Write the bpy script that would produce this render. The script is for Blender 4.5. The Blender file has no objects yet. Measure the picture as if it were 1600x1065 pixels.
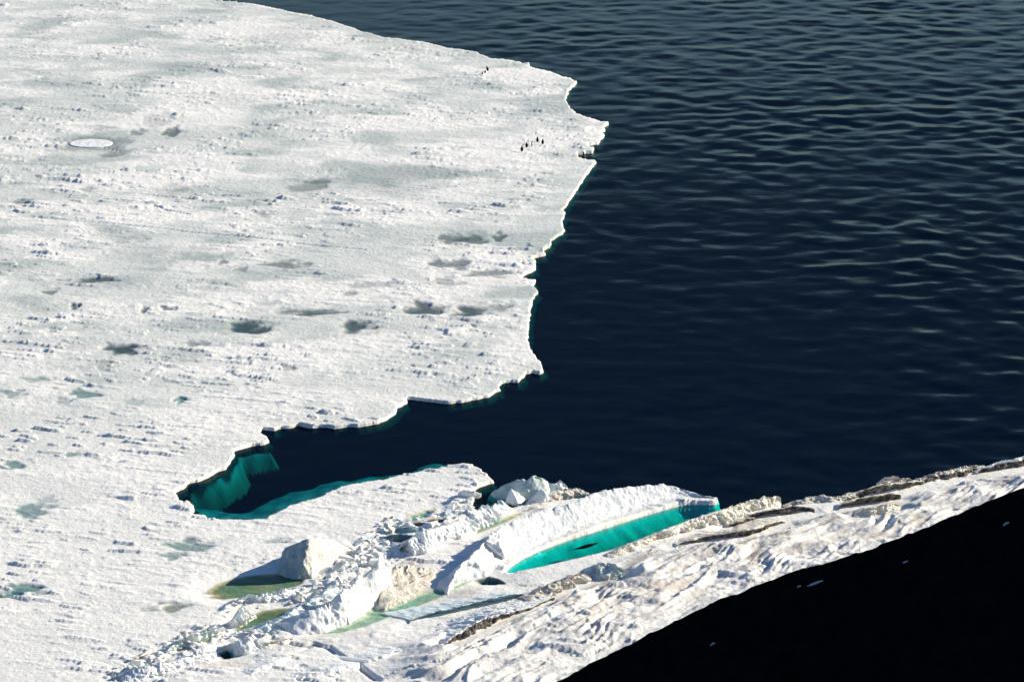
import bpy, bmesh, math, random
import numpy as np
from mathutils import Vector, Matrix, noise as mn

S = bpy.context.scene
COL = S.collection
# ------------------------------------------------------------------ camera
FPX, CAMH, TILT = 6378.0, 144.0, math.radians(13.8)
cam = bpy.data.cameras.new('camera')
cam.sensor_width = 36.0
cam.lens = FPX / 1600.0 * 36.0
cam.clip_start, cam.clip_end = 1.0, 40000.0
camo = bpy.data.objects.new('camera', cam)
camo.location = (0, 0, CAMH)
camo.rotation_euler = (math.radians(90) - TILT, 0, 0)
COL.objects.link(camo)
S.camera = camo
# ------------------------------------------------------------------ light
SUN_AZ = math.radians(25)      # measured from +x towards +y
SUN_EL = math.radians(23.0)
sv = Vector((math.cos(SUN_EL) * math.cos(SUN_AZ), math.cos(SUN_EL) * math.sin(SUN_AZ), math.sin(SUN_EL)))
sun = bpy.data.lights.new('sun', 'SUN')
sun.energy = 4.6
sun.angle = math.radians(0.5)
sun.color = (1.0, 0.90, 0.72)
suno = bpy.data.objects.new('sun', sun)
suno.rotation_euler = (-sv).to_track_quat('-Z', 'Y').to_euler()
suno.location = (200, 100, 200)
COL.objects.link(suno)
W = bpy.data.worlds.new('World')
S.world = W
W.use_nodes = True
wn = W.node_tree
sky = wn.nodes.new('ShaderNodeTexSky')
sky.sky_type = 'NISHITA'
sky.sun_disc = False
sky.sun_elevation = SUN_EL
sky.sun_rotation = math.radians(90) - SUN_AZ
sky.air_density, sky.dust_density, sky.ozone_density = 1.0, 0.0, 6.0
bg = wn.nodes['Background']
bg.inputs['Strength'].default_value = 0.07
wn.links.new(sky.outputs[0], bg.inputs['Color'])
S.view_settings.view_transform = 'Standard'
S.view_settings.look = 'None'
S.view_settings.gamma = 1.0
S.view_settings.exposure = 0.76
S.cycles.transparent_max_bounces = 12
S.cycles.max_bounces = 6
S.cycles.volume_bounces = 0

# ------------------------------------------------------------------ helpers
cT, sT = math.cos(TILT), math.sin(TILT)
def ray(px, py):
    xc, yc = (px - 800.0) / FPX, -(py - 532.5) / FPX
    return xc, cT + yc * sT, -sT + yc * cT
def P(px, py, z=0.42):
    """where a line of sight meets the level z (real position on the ice or water)"""
    dx, dy, dz = ray(px, py)
    t = (z - CAMH) / dz
    return Vector((dx * t, dy * t, z))
def P2(pts, z=0.42):
    return np.array([[P(a, b, z).x, P(a, b, z).y] for a, b in pts], dtype=np.float64)

def tag(o, label=None, cat=None, group=None, kind=None):
    if label: o['label'] = label
    if cat: o['category'] = cat
    if group: o['group'] = group
    if kind: o['kind'] = kind
    return o
def link(name, me, mat=None, parent=None):
    o = bpy.data.objects.new(name, me)
    COL.objects.link(o)
    if mat is not None:
        me.materials.clear(); me.materials.append(mat)
    if parent: o.parent = parent
    return o
def mesh_np(name, V, F, smooth=True):
    """V (n,3), F (m,4) or (m,3)"""
    me = bpy.data.meshes.new(name)
    V = np.asarray(V, dtype=np.float32); F = np.asarray(F, dtype=np.int32)
    k = F.shape[1]
    me.vertices.add(len(V)); me.vertices.foreach_set('co', V.ravel())
    me.loops.add(F.size); me.loops.foreach_set('vertex_index', F.ravel())
    me.polygons.add(len(F))
    me.polygons.foreach_set('loop_start', np.arange(0, F.size, k, dtype=np.int32))
    me.polygons.foreach_set('use_smooth', np.full(len(F), smooth, dtype=bool))
    me.update(calc_edges=True)
    return me
_rs = np.random.RandomState(7)
_perm = np.concatenate([_rs.permutation(512)] * 2)
_ang = _rs.rand(512) * 2 * np.pi
_gx, _gy = np.cos(_ang).astype(np.float32), np.sin(_ang).astype(np.float32)
def pn(x, y, seed=0):
    """2-d gradient noise, about -0.7..0.7"""
    x = x + seed * 17.37; y = y + seed * 9.71
    xf, yf = np.floor(x), np.floor(y)
    xi, yi = xf.astype(np.int32) & 511, yf.astype(np.int32) & 511
    fx, fy = (x - xf).astype(np.float32), (y - yf).astype(np.float32)
    ux, uy = fx * fx * (3 - 2 * fx), fy * fy * (3 - 2 * fy)
    def g(i, j, ax, ay):
        h = _perm[_perm[i & 511] + (j & 511)]
        return _gx[h] * ax + _gy[h] * ay
    a = g(xi, yi, fx, fy); b = g(xi + 1, yi, fx - 1, fy)
    c = g(xi, yi + 1, fx, fy - 1); d = g(xi + 1, yi + 1, fx - 1, fy - 1)
    return (a + (b - a) * ux) * (1 - uy) + (c + (d - c) * ux) * uy
def sstep(a, b, x):
    t = np.clip((x - a) / (b - a), 0, 1)
    return t * t * (3 - 2 * t)
def sdf(X, Y, poly, reach=12.0):
    """signed distance, positive inside; only exact nearer than reach. blockwise over a 2-d grid"""
    out = np.empty(X.shape, dtype=np.float32)
    A = poly; B = np.roll(poly, -1, axis=0)
    R, C = X.shape
    for r0 in range(0, R, 24):
        for c0 in range(0, C, 64):
            x = X[r0:r0 + 24, c0:c0 + 64]; y = Y[r0:r0 + 24, c0:c0 + 64]
            x0, x1, y0, y1 = x.min(), x.max(), y.min(), y.max()
            near = (np.maximum(A[:, 0], B[:, 0]) > x0 - reach) & (np.minimum(A[:, 0], B[:, 0]) < x1 + reach) & \
                   (np.maximum(A[:, 1], B[:, 1]) > y0 - reach) & (np.minimum(A[:, 1], B[:, 1]) < y1 + reach)
            d = np.full(x.shape, reach, dtype=np.float64)
            for a, b in zip(A[near], B[near]):
                ab = b - a
                t = np.clip(((x - a[0]) * ab[0] + (y - a[1]) * ab[1]) / (ab @ ab + 1e-12), 0, 1)
                d = np.minimum(d, np.hypot(x - a[0] - t * ab[0], y - a[1] - t * ab[1]))
            ins = np.zeros(x.shape, dtype=bool)
            m = (np.maximum(A[:, 1], B[:, 1]) >= y0) & (np.minimum(A[:, 1], B[:, 1]) <= y1) & (np.maximum(A[:, 0], B[:, 0]) >= x0)
            for a, b in zip(A[m], B[m]):
                if a[1] == b[1]: continue
                cr = (a[1] > y) != (b[1] > y)
                xi = (b[0] - a[0]) * (y - a[1]) / (b[1] - a[1]) + a[0]
                ins ^= cr & (x < xi)
            out[r0:r0 + 24, c0:c0 + 64] = np.where(ins, d, -d)
    return out
def dline(X, Y, pts, reach=6.0):
    """distance to an open polyline"""
    d = np.full(X.shape, reach, dtype=np.float32)
    for a, b in zip(pts[:-1], pts[1:]):
        x0, x1 = min(a[0], b[0]) - reach, max(a[0], b[0]) + reach
        y0, y1 = min(a[1], b[1]) - reach, max(a[1], b[1]) + reach
        m = (X > x0) & (X < x1) & (Y > y0) & (Y < y1)
        if not m.any(): continue
        x, y = X[m], Y[m]
        ab = b - a
        t = np.clip(((x - a[0]) * ab[0] + (y - a[1]) * ab[1]) / (ab @ ab + 1e-12), 0, 1)
        d[m] = np.minimum(d[m], np.hypot(x - a[0] - t * ab[0], y - a[1] - t * ab[1]))
    return d

# ------------------------------------------------------------------ materials
def mat(name):
    m = bpy.data.materials.new(name); m.use_nodes = True
    nt = m.node_tree
    return m, nt, nt.nodes['Principled BSDF'], nt.nodes, nt.links
def noise_node(nt, scale, detail=4, rough=0.6, coord=None, vec=None):
    n = nt.nodes.new('ShaderNodeTexNoise')
    n.inputs['Scale'].default_value = scale
    n.inputs['Detail'].default_value = detail
    n.inputs['Roughness'].default_value = rough
    if vec is not None: nt.links.new(vec, n.inputs['Vector'])
    return n
def ramp(nt, fac, stops):
    r = nt.nodes.new('ShaderNodeValToRGB')
    e = r.color_ramp.elements
    while len(e) < len(stops): e.new(0.5)
    for k, (p, c) in enumerate(stops):
        e[k].position = p; e[k].color = (*c, 1)
    nt.links.new(fac, r.inputs['Fac'])
    return r
def ice_mat(name, c_main, c_alt, alt_lo=0.45, alt_hi=0.7, scale=0.6, bump=0.5, attr=None, stretch=(1, 1, 1), rough=0.65, spec=0.25):
    m, nt, bs, N, L = mat(name)
    geo = N.new('ShaderNodeNewGeometry')
    mp = N.new('ShaderNodeMapping'); mp.inputs['Scale'].default_value = stretch
    L.new(geo.outputs['Position'], mp.inputs['Vector'])
    n1 = noise_node(nt, scale, 6, 0.65, vec=mp.outputs[0])
    r = ramp(nt, n1.outputs['Fac'], [(alt_lo, c_main), (alt_hi, c_alt)])
    col = r.outputs['Color']
    if attr:
        at = N.new('ShaderNodeAttribute'); at.attribute_name = attr
        mx = N.new('ShaderNodeMix'); mx.data_type = 'RGBA'; mx.blend_type = 'MULTIPLY'
        mx.inputs['Factor'].default_value = 1.0
        # below the waterline another colour; near-black on the brink walls paints their shade
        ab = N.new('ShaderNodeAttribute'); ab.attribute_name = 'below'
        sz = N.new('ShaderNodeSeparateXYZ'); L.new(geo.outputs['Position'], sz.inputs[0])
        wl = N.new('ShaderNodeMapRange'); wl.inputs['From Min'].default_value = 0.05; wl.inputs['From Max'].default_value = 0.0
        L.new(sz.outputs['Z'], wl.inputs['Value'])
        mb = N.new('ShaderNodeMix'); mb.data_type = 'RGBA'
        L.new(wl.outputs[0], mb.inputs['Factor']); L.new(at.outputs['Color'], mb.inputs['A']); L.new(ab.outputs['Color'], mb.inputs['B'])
        L.new(mb.outputs['Result'], mx.inputs['A']); L.new(col, mx.inputs['B'])
        col = mx.outputs['Result']
    L.new(col, bs.inputs['Base Color'])
    bs.inputs['Roughness'].default_value = rough
    bs.inputs['Specular IOR Level'].default_value = spec
    n2 = noise_node(nt, 3.2, 6, 0.7, vec=mp.outputs[0])
    n3 = noise_node(nt, 0.9, 3, 0.6, vec=mp.outputs[0])
    ad = N.new('ShaderNodeMath'); ad.operation = 'MULTIPLY_ADD'
    ad.inputs[1].default_value = 2.0
    L.new(n3.outputs['Fac'], ad.inputs[0]); L.new(n2.outputs['Fac'], ad.inputs[2])
    bp = N.new('ShaderNodeBump'); bp.inputs['Strength'].default_value = bump; bp.inputs['Distance'].default_value = 0.16
    L.new(ad.outputs[0], bp.inputs['Height']); L.new(bp.outputs[0], bs.inputs['Normal'])
    return m
M = {}
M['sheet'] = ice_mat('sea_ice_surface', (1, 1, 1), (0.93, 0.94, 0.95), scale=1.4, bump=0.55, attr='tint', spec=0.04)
M['white'] = ice_mat('white_ice', (0.86, 0.87, 0.86), (0.74, 0.80, 0.80), scale=0.8, bump=0.8)
M['cream'] = ice_mat('cream_dirty_ice', (0.80, 0.76, 0.66), (0.50, 0.43, 0.32), 0.5, 0.75, scale=0.9, bump=0.9)
M['tan'] = ice_mat('silt_stained_ice', (0.72, 0.68, 0.61), (0.38, 0.34, 0.28), 0.42, 0.72, scale=1.3, bump=1.0)
M['green'] = ice_mat('green_tinged_ice', (0.68, 0.74, 0.70), (0.48, 0.58, 0.52), 0.4, 0.75, scale=0.7, bump=0.7)
M['shadeice'] = ice_mat('shade_tinted_front', (0.13, 0.24, 0.29), (0.24, 0.36, 0.40), 0.4, 0.75, scale=0.8, bump=0.6)  # slab fronts turned from the sun, their shade put into the colour
M['shadeside'] = ice_mat('shade_tinted_side', (0.28, 0.37, 0.41), (0.50, 0.54, 0.50), 0.45, 0.7, scale=0.6, bump=0.9)  # left side of the big block, shade painted into the colour
M['silt'] = ice_mat('shade_and_silt_front', (0.05, 0.045, 0.04), (0.34, 0.30, 0.25), 0.45, 0.72, scale=1.6, bump=0.8)  # shade of the undercut slab fronts as dark colour, mixed with brown silt
M['blue'] = ice_mat('blue_tinged_ice', (0.70, 0.78, 0.80), (0.52, 0.66, 0.70), 0.4, 0.75, scale=0.7, bump=0.7)

def water_mat():
    m = bpy.data.materials.new('sea_water'); m.use_nodes = True
    nt = m.node_tree; N, L = nt.nodes, nt.links
    N.clear()
    out = N.new('ShaderNodeOutputMaterial')
    geo = N.new('ShaderNodeNewGeometry')
    def mapped(rot, sc):
        mp = N.new('ShaderNodeMapping'); mp.vector_type = 'POINT'
        mp.inputs['Rotation'].default_value = (0, 0, rot); mp.inputs['Scale'].default_value = sc
        L.new(geo.outputs['Position'], mp.inputs['Vector']); return mp.outputs[0]
    c = noise_node(nt, 1.0, 5, 0.6, vec=mapped(0.3, (0.55, 0.8, 1)))
    bp = N.new('ShaderNodeBump'); bp.inputs['Strength'].default_value = 0.7; bp.inputs['Distance'].default_value = 0.055
    L.new(c.outputs['Fac'], bp.inputs['Height'])
    # reflectance by viewing angle, the same from above and from below
    dp = N.new('ShaderNodeVectorMath'); dp.operation = 'DOT_PRODUCT'
    L.new(geo.outputs['Incoming'], dp.inputs[0]); L.new(bp.outputs[0], dp.inputs[1])
    def mth(op, x, y=None, cl=False):
        q = N.new('ShaderNodeMath'); q.operation = op; q.use_clamp = cl
        for k, v in enumerate((x, y)):
            if v is None: continue
            if isinstance(v, float): q.inputs[k].default_value = v
            else: L.new(v, q.inputs[k])
        return q.outputs[0]
    gz = N.new('ShaderNodeMapRange'); gz.interpolation_type = 'SMOOTHSTEP'
    gz.inputs['From Min'].default_value = 0.196; gz.inputs['From Max'].default_value = 0.150
    gz.inputs['To Min'].default_value = 0.0; gz.inputs['To Max'].default_value = 0.46
    L.new(mth('ABSOLUTE', dp.outputs['Value']), gz.inputs['Value'])
    fr_o = mth('ADD', mth('ADD', mth('MULTIPLY', mth('POWER', mth('SUBTRACT', 1.0, mth('ABSOLUTE', dp.outputs['Value']), True), 6.0), 0.26), 0.008), gz.outputs[0])
    gl = N.new('ShaderNodeBsdfGlossy'); gl.inputs['Roughness'].default_value = 0.05; gl.inputs['Color'].default_value = (0.46, 0.42, 0.34, 1)
    L.new(bp.outputs[0], gl.inputs['Normal'])
    tr = N.new('ShaderNodeBsdfTransparent'); tr.inputs['Color'].default_value = (0.97, 1, 1, 1)
    df = N.new('ShaderNodeBsdfDiffuse'); df.inputs['Color'].default_value = (0.0, 0.024, 0.10, 1)
    m1 = N.new('ShaderNodeMixShader'); m1.inputs[0].default_value = 0.12
    L.new(tr.outputs[0], m1.inputs[1]); L.new(df.outputs[0], m1.inputs[2])
    m2 = N.new('ShaderNodeMixShader'); L.new(fr_o, m2.inputs[0])
    L.new(m1.outputs[0], m2.inputs[1]); L.new(gl.outputs[0], m2.inputs[2])
    L.new(m2.outputs[0], out.inputs['Surface'])
    va = N.new('ShaderNodeVolumeAbsorption'); va.inputs['Color'].default_value = (0.0, 0.955, 0.945, 1); va.inputs['Density'].default_value = 1.5
    L.new(va.outputs[0], out.inputs['Volume'])
    return m
M['water'] = water_mat()

def plain(name, col, rough=0.8, var=0.3, scale=2.0, bump=0.3, dist=0.05, spec=0.3):
    m, nt, bs, N, L = mat(name)
    geo = N.new('ShaderNodeNewGeometry')
    n1 = noise_node(nt, scale, 6, 0.65, vec=geo.outputs['Position'])
    r = ramp(nt, n1.outputs['Fac'], [(0.3, tuple(c * (1 - var) for c in col)), (0.7, tuple(min(1, c * (1 + var)) for c in col))])
    L.new(r.outputs['Color'], bs.inputs['Base Color'])
    bs.inputs['Roughness'].default_value = rough
    bs.inputs['Specular IOR Level'].default_value = spec
    bp = N.new('ShaderNodeBump'); bp.inputs['Strength'].default_value = bump; bp.inputs['Distance'].default_value = dist
    L.new(n1.outputs['Fac'], bp.inputs['Height']); L.new(bp.outputs[0], bs.inputs['Normal'])
    return m
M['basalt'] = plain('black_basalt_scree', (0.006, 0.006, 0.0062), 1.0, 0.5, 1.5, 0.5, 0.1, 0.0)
M['seabed'] = plain('seabed', (0.02, 0.025, 0.03), 0.9)
M['patch'] = plain('old_snow', (0.8, 0.82, 0.86), 0.7, 0.08, 3.0)
M['pblack'] = plain('penguin_black', (0.006, 0.006, 0.008), 0.9, 0.2, 20, 0.1, 0.01, 0.0)
M['pwhite'] = plain('penguin_white', (0.75, 0.74, 0.70), 0.8, 0.05, 20)
M['pbill'] = plain('penguin_bill', (0.05, 0.03, 0.02), 0.5, 0.1, 20)
M['pfoot'] = plain('penguin_foot', (0.12, 0.07, 0.06), 0.7, 0.1, 20)
M['seal'] = plain('seal_fur', (0.005, 0.005, 0.006), 0.9, 0.5, 6, 0.2, 0.05, 0.0)

# ------------------------------------------------------------------ outlines (traced along the ice edge, laid on the ice level)
EDGE = [(-900,-150),(-100,-40),(200,-8),(330,0),(390,5),(430,13),(455,18),(480,22),(505,30),(520,33),(535,38),(550,42),(565,48),(580,51),(600,58),(622,60),(640,63),(660,65),(680,69),(700,74),(720,76),(745,80),(752,85),(758,86),(765,90),(785,92),(800,94),(812,98),(826,98),(829,104),(845,108),(862,112),(872,117),(880,120),(892,122),(893,124),(902,127),
(896,133),(889,141),(886,148),(884,155),(888,163),(893,170),(901,176),(912,180),(925,184),(933,187),(942,190),(951,190),(951,193),(944,196),(943,198),(947,202),(938,205),(938,207),(945,209),(938,218),(935,223),(926,224),(918,225),(922,228),(929,229),(926,237),(914,238),(902,239),(903,243),(908,246),(920,249),(932,249),
(930,254),(920,267),(910,281),(903,292),(898,300),(892,309),(885,320),(879,327),(884,331),(881,338),(879,343),(880,352),(882,358),(879,363),(870,368),(862,373),(862,378),(859,384),(849,388),(852,396),(840,399),(832,402),(838,406),(835,410),(838,415),(835,420),(826,424),(812,432),(818,435),(838,436),(833,445),(836,448),(841,452),(839,458),(832,464),(832,472),(829,480),(829,490),(826,500),(826,517),(825,532),(830,545),(838,557),(846,566),(850,577),(843,581),(832,579),(822,580),(819,586),(815,590),(810,595),(800,593),(785,595),(779,600),(783,606),(772,611),(762,617),(740,621),(720,625),(700,627),(680,625),(665,623),(650,621),(636,620),(636,627),(622,633),(618,642),(604,653),(590,658),(580,660),(560,663),(540,663),(522,666),(510,663),(485,665),(467,661),(455,665),(437,666),(428,669),(410,667),(406,672),(416,680),(421,687),(415,691),(400,692),(385,696),(367,700),(365,704),(368,708),(363,714),(358,721),(352,729),(335,736),(325,742),(310,748),(295,752),(287,760),(272,766),(275,770),(277,775),(280,781),(295,784),(303,789),(304,794),(297,800),(307,802),(318,803),(325,809),(345,810),(380,811),(418,810),(420,806),(430,801),(440,797),(450,790),(470,783),(485,780),(500,775),(517,767),(530,762),(548,757),(560,755),(580,751),(600,749),(618,742),(640,740),(655,735),(665,732),(685,730),(700,726),(725,723),(745,727),(755,735),(763,740),(772,750),(762,753),(750,756),(740,762),(736,768),(742,778),(738,785),(744,796),(752,800),(762,796),(772,790),(782,786),(800,790),(830,786),(860,782),(890,778),(920,776),(950,772),(1000,765),(1040,762),(1065,768),(1085,774),(1120,780),(1118,783),(1105,784),(1080,783),(1060,786),(1030,794),(1000,803),(960,816),(920,829),(895,837),(870,846),(840,857),(815,869),(800,879),(786,891),(800,893),(815,891),(850,884),(875,878),(900,872),(925,865),(950,858),(975,850),(1010,838),(1040,826),(1075,812),(1100,803),(1130,794),(1145,791),(1170,784),(1190,780),(1215,778),(1221,783),(1218,792),(1226,794),(1240,789),(1265,782),(1310,779),(1345,774),(1368,764),(1378,753),(1410,749),(1440,751),(1460,742),(1480,739),(1530,729),(1570,722),(1600,715),(1800,672),(2100,610),(2800,470),(2800,-600),(-900,-600)]
water_poly = P2(EDGE)
TPOOL = P2([(775,897),(790,878),(880,842),(960,815),(1040,775),(1095,768),(1140,772),(1150,790),(1150,800),(1000,850),(880,885)])
RUBBLE = [([(500,895),(520,868),(560,850),(590,825),(625,806),(690,790),(725,776),(748,800),(700,812),(640,838),(640,868),(598,882),(560,908),(520,925),(480,945),(440,955),(430,945),(470,925)], .8),
 ([(160,1066),(210,1028),(285,996),(335,976),(352,985),(400,986),(425,996),(380,1008),(330,1018),(240,1052),(190,1075)], .6),
 ([(400,992),(440,972),(470,955),(520,925),(530,935),(470,975),(430,1000)], .5)]
LEDGES = [([(268,768),(300,752),(340,737),(362,720),(372,708)], 1.7, .6, 3.4), ([(306,797),(345,808),(420,808)], 7.5, .2, .9),
 ([(422,808),(470,788),(520,770),(560,758),(600,751),(670,734)], 6.5, .15, .7), ([(742,800),(775,792)], 3, .3, .8), ([(366,702),(420,692)], 1.4, .6, 2.6)]
# feet of the shore slabs: the snow in front of them is scoured low
FEET = [[(695,1012),(720,1003),(748,992),(780,976),(815,960),(866,938)], [(918,904),(951,908),(975,903)], [(820,944),(856,935),(890,922),(922,906)],
 [(1174,811),(1222,807),(1274,801)], [(1058,855),(1105,847),(1156,841),(1196,831),(1228,817)], [(1338,779),(1374,773),(1410,767),(1444,757)], [(1312,797),(1344,791),(1396,785),(1408,780)],
 [(1336,808),(1366,806),(1408,799)], [(1440,758),(1488,750),(1540,738)], [(1528,741),(1580,734),(1640,724)], [(640,975),(714,958),(762,948),(815,936)], [(605,846),(660,842)], [(618,835),(661,833)], [(1140,824),(1180,813)]]
PONDS = [
 (P2([(325,926),(345,912),(370,904),(400,899),(435,897),(474,902),(470,910),(455,918),(420,926),(390,930),(350,935),(333,933),(342,929)], 0.1), (0.34,0.31,0.17), 0.07, 0.30),
 (P2([(372,983),(392,966),(412,955),(440,951),(470,951),(462,961),(432,970),(405,980)], 0.1), (0.23,0.24,0.12), 0.06, 0.0),
 (P2([(498,989),(545,976),(586,950),(612,950),(665,926),(735,905),(690,930),(640,950),(610,960),(570,977),(530,987)], 0.1), (0.42,0.52,0.38), 0.05, 0.1),
 (P2([(745,822),(775,812),(800,806),(812,802),(790,814),(765,824),(742,833)], 0.1), (0.55,0.53,0.36), 0.04, 0.0),
 (P2([(345,1021),(362,1014),(380,1014),(372,1024),(352,1028)], 0.1), (0.07,0.08,0.05), 1.2, 0.0),
 (P2([(748,906),(762,902),(776,905),(786,911),(770,912),(755,912)], 0.1), (0.02,0.02,0.015), 5.0, 0.0),  # black opening under the snow, its darkness painted into the colour
 (P2([(640,806),(668,798),(680,795),(660,806),(645,810)], 0.1), (0.50,0.48,0.30), 0.3, 0.0),
 (P2([(605,848),(640,838),(646,850),(640,862),(625,858)], 0.1), (0.06,0.10,0.10), 1.2, 0.0),
]
ROUGH = P2([(600,1100),(640,1010),(720,985),(860,925),(930,895),(1010,862),(1180,840),(1300,800),(1600,745),(1900,690),(2600,900),(1700,1100),(900,1500),(500,1400)])

# slush stains: px, py, half-width px, half-height px, strength, kind
STAINS = [(190,545,30,9,1.0),(305,537,20,6,.6),(558,510,30,10,.95),(700,412,30,8,.8),(660,482,34,12,.95),(735,486,30,11,.95),(780,478,25,7,.6),(690,440,30,8,.4),
(483,488,46,6,.9),(385,512,38,10,1.0),(270,206,16,9,.8),(445,413,34,7,.7),(145,437,45,4,.9),(78,455,16,5,.7),(115,479,9,5,.8),(225,484,9,5,.7),(262,482,14,4,.7),
(740,373,26,9,.8),(780,369,14,7,.8),(705,372,22,9,.7),(770,427,45,6,.7),(565,446,45,5,.4),(545,458,14,5,.5),(345,409,10,5,.5),(375,421,12,4,.5),(480,290,40,10,.55),
(500,283,22,6,.5),(30,315,20,4,.6),(135,296,18,5,.4),(408,336,16,6,.4),(215,206,14,5,.6),(180,238,24,8,.55),(142,224,60,13,.5),(300,104,40,12,.12),(245,190,35,15,.25),
(590,280,70,22,.2),(250,400,80,20,.15),(650,275,60,20,.2),(270,296,30,9,.25),(560,50,40,8,.1),(205,372,34,8,.3),(450,55,60,12,.2),(345,155,60,12,.15),(450,575,15,5,.5),(160,570,24,9,.35)]
TEALS = [(130,616,26,7,.75),(100,626,16,5,.4),(20,726,22,8,.8),(112,709,15,4,.7),(282,624,13,5,.85),(205,628,20,5,.3),(20,615,20,6,.5),(55,592,22,5,.5),(48,795,42,12,.75),(70,780,20,8,.4),(300,852,44,11,.75),(268,868,26,6,.6),
(35,920,38,9,.9),(18,928,24,5,.9),(428,845,24,5,.5),(745,790,18,7,.5),(900,792,24,6,.5),(860,812,22,5,.35),(930,783,28,5,.45),(600,958,34,9,.25),(440,964,18,5,.2),(555,967,12,12,.3),(700,962,20,4,.3)]
OLIVES = [(268,948,26,7,.75),(240,952,26,5,.4),(640,810,22,5,.4)]
DIRTS = [(640,915,46,20,.5),(640,880,26,10,.35),(720,925,50,12,.35),(1090,870,80,14,.28),(1010,935,70,26,.3),(930,945,60,22,.3),(1190,850,70,12,.4),(1290,815,60,9,.3),(1330,840,90,10,.2),(1440,790,90,10,.28),(1550,745,60,8,.25),(540,990,60,8,.25),(360,1035,50,10,.3),(480,1003,50,7,.3),(720,1010,40,14,.3),(850,950,60,9,.3),(1240,870,90,12,.22)]
CRACKS = [  # polyline px, half-width m, depth m
 ([(452,1003),(478,1007),(490,1003),(500,1007),(512,1009),(524,1018),(534,1025),(540,1029),(546,1033),(556,1033),(561,1040),(570,1048),(583,1057),(590,1062)], 0.42, 0.9),
 ([(455,1020),(470,1015),(490,1006)], 0.2, 0.3), ([(546,1033),(535,1040),(525,1044)], 0.3, 0.5),
 ([(470,1040),(478,1048),(470,1062)], 0.5, 0.35), ([(590,1058),(650,1050),(700,1040)], 0.12, 0.3),
 ([(615,951),(640,953),(665,951)], 0.25, 0.5), ([(800,965),(835,950),(868,936)], 0.35, 0.9),
 ([(60,340),(120,346),(180,351),(262,358),(300,363),(400,372),(480,382),(570,390)], 0.22, 0.22),
 ([(240,320),(262,328),(295,334)], 0.25, 0.25), 
 ([(0,229),(60,228),(110,222)], 0.15, 0.2), ([(160,229),(190,236)], 0.15, 0.15),
 ([(1180,792),(1168,800),(1150,806)], 0.2, 0.4), ([(770,832),(790,848),(800,862)], 0.15, 0.3), ([(745,862),(770,880)], 0.15, 0.3)]

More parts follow.
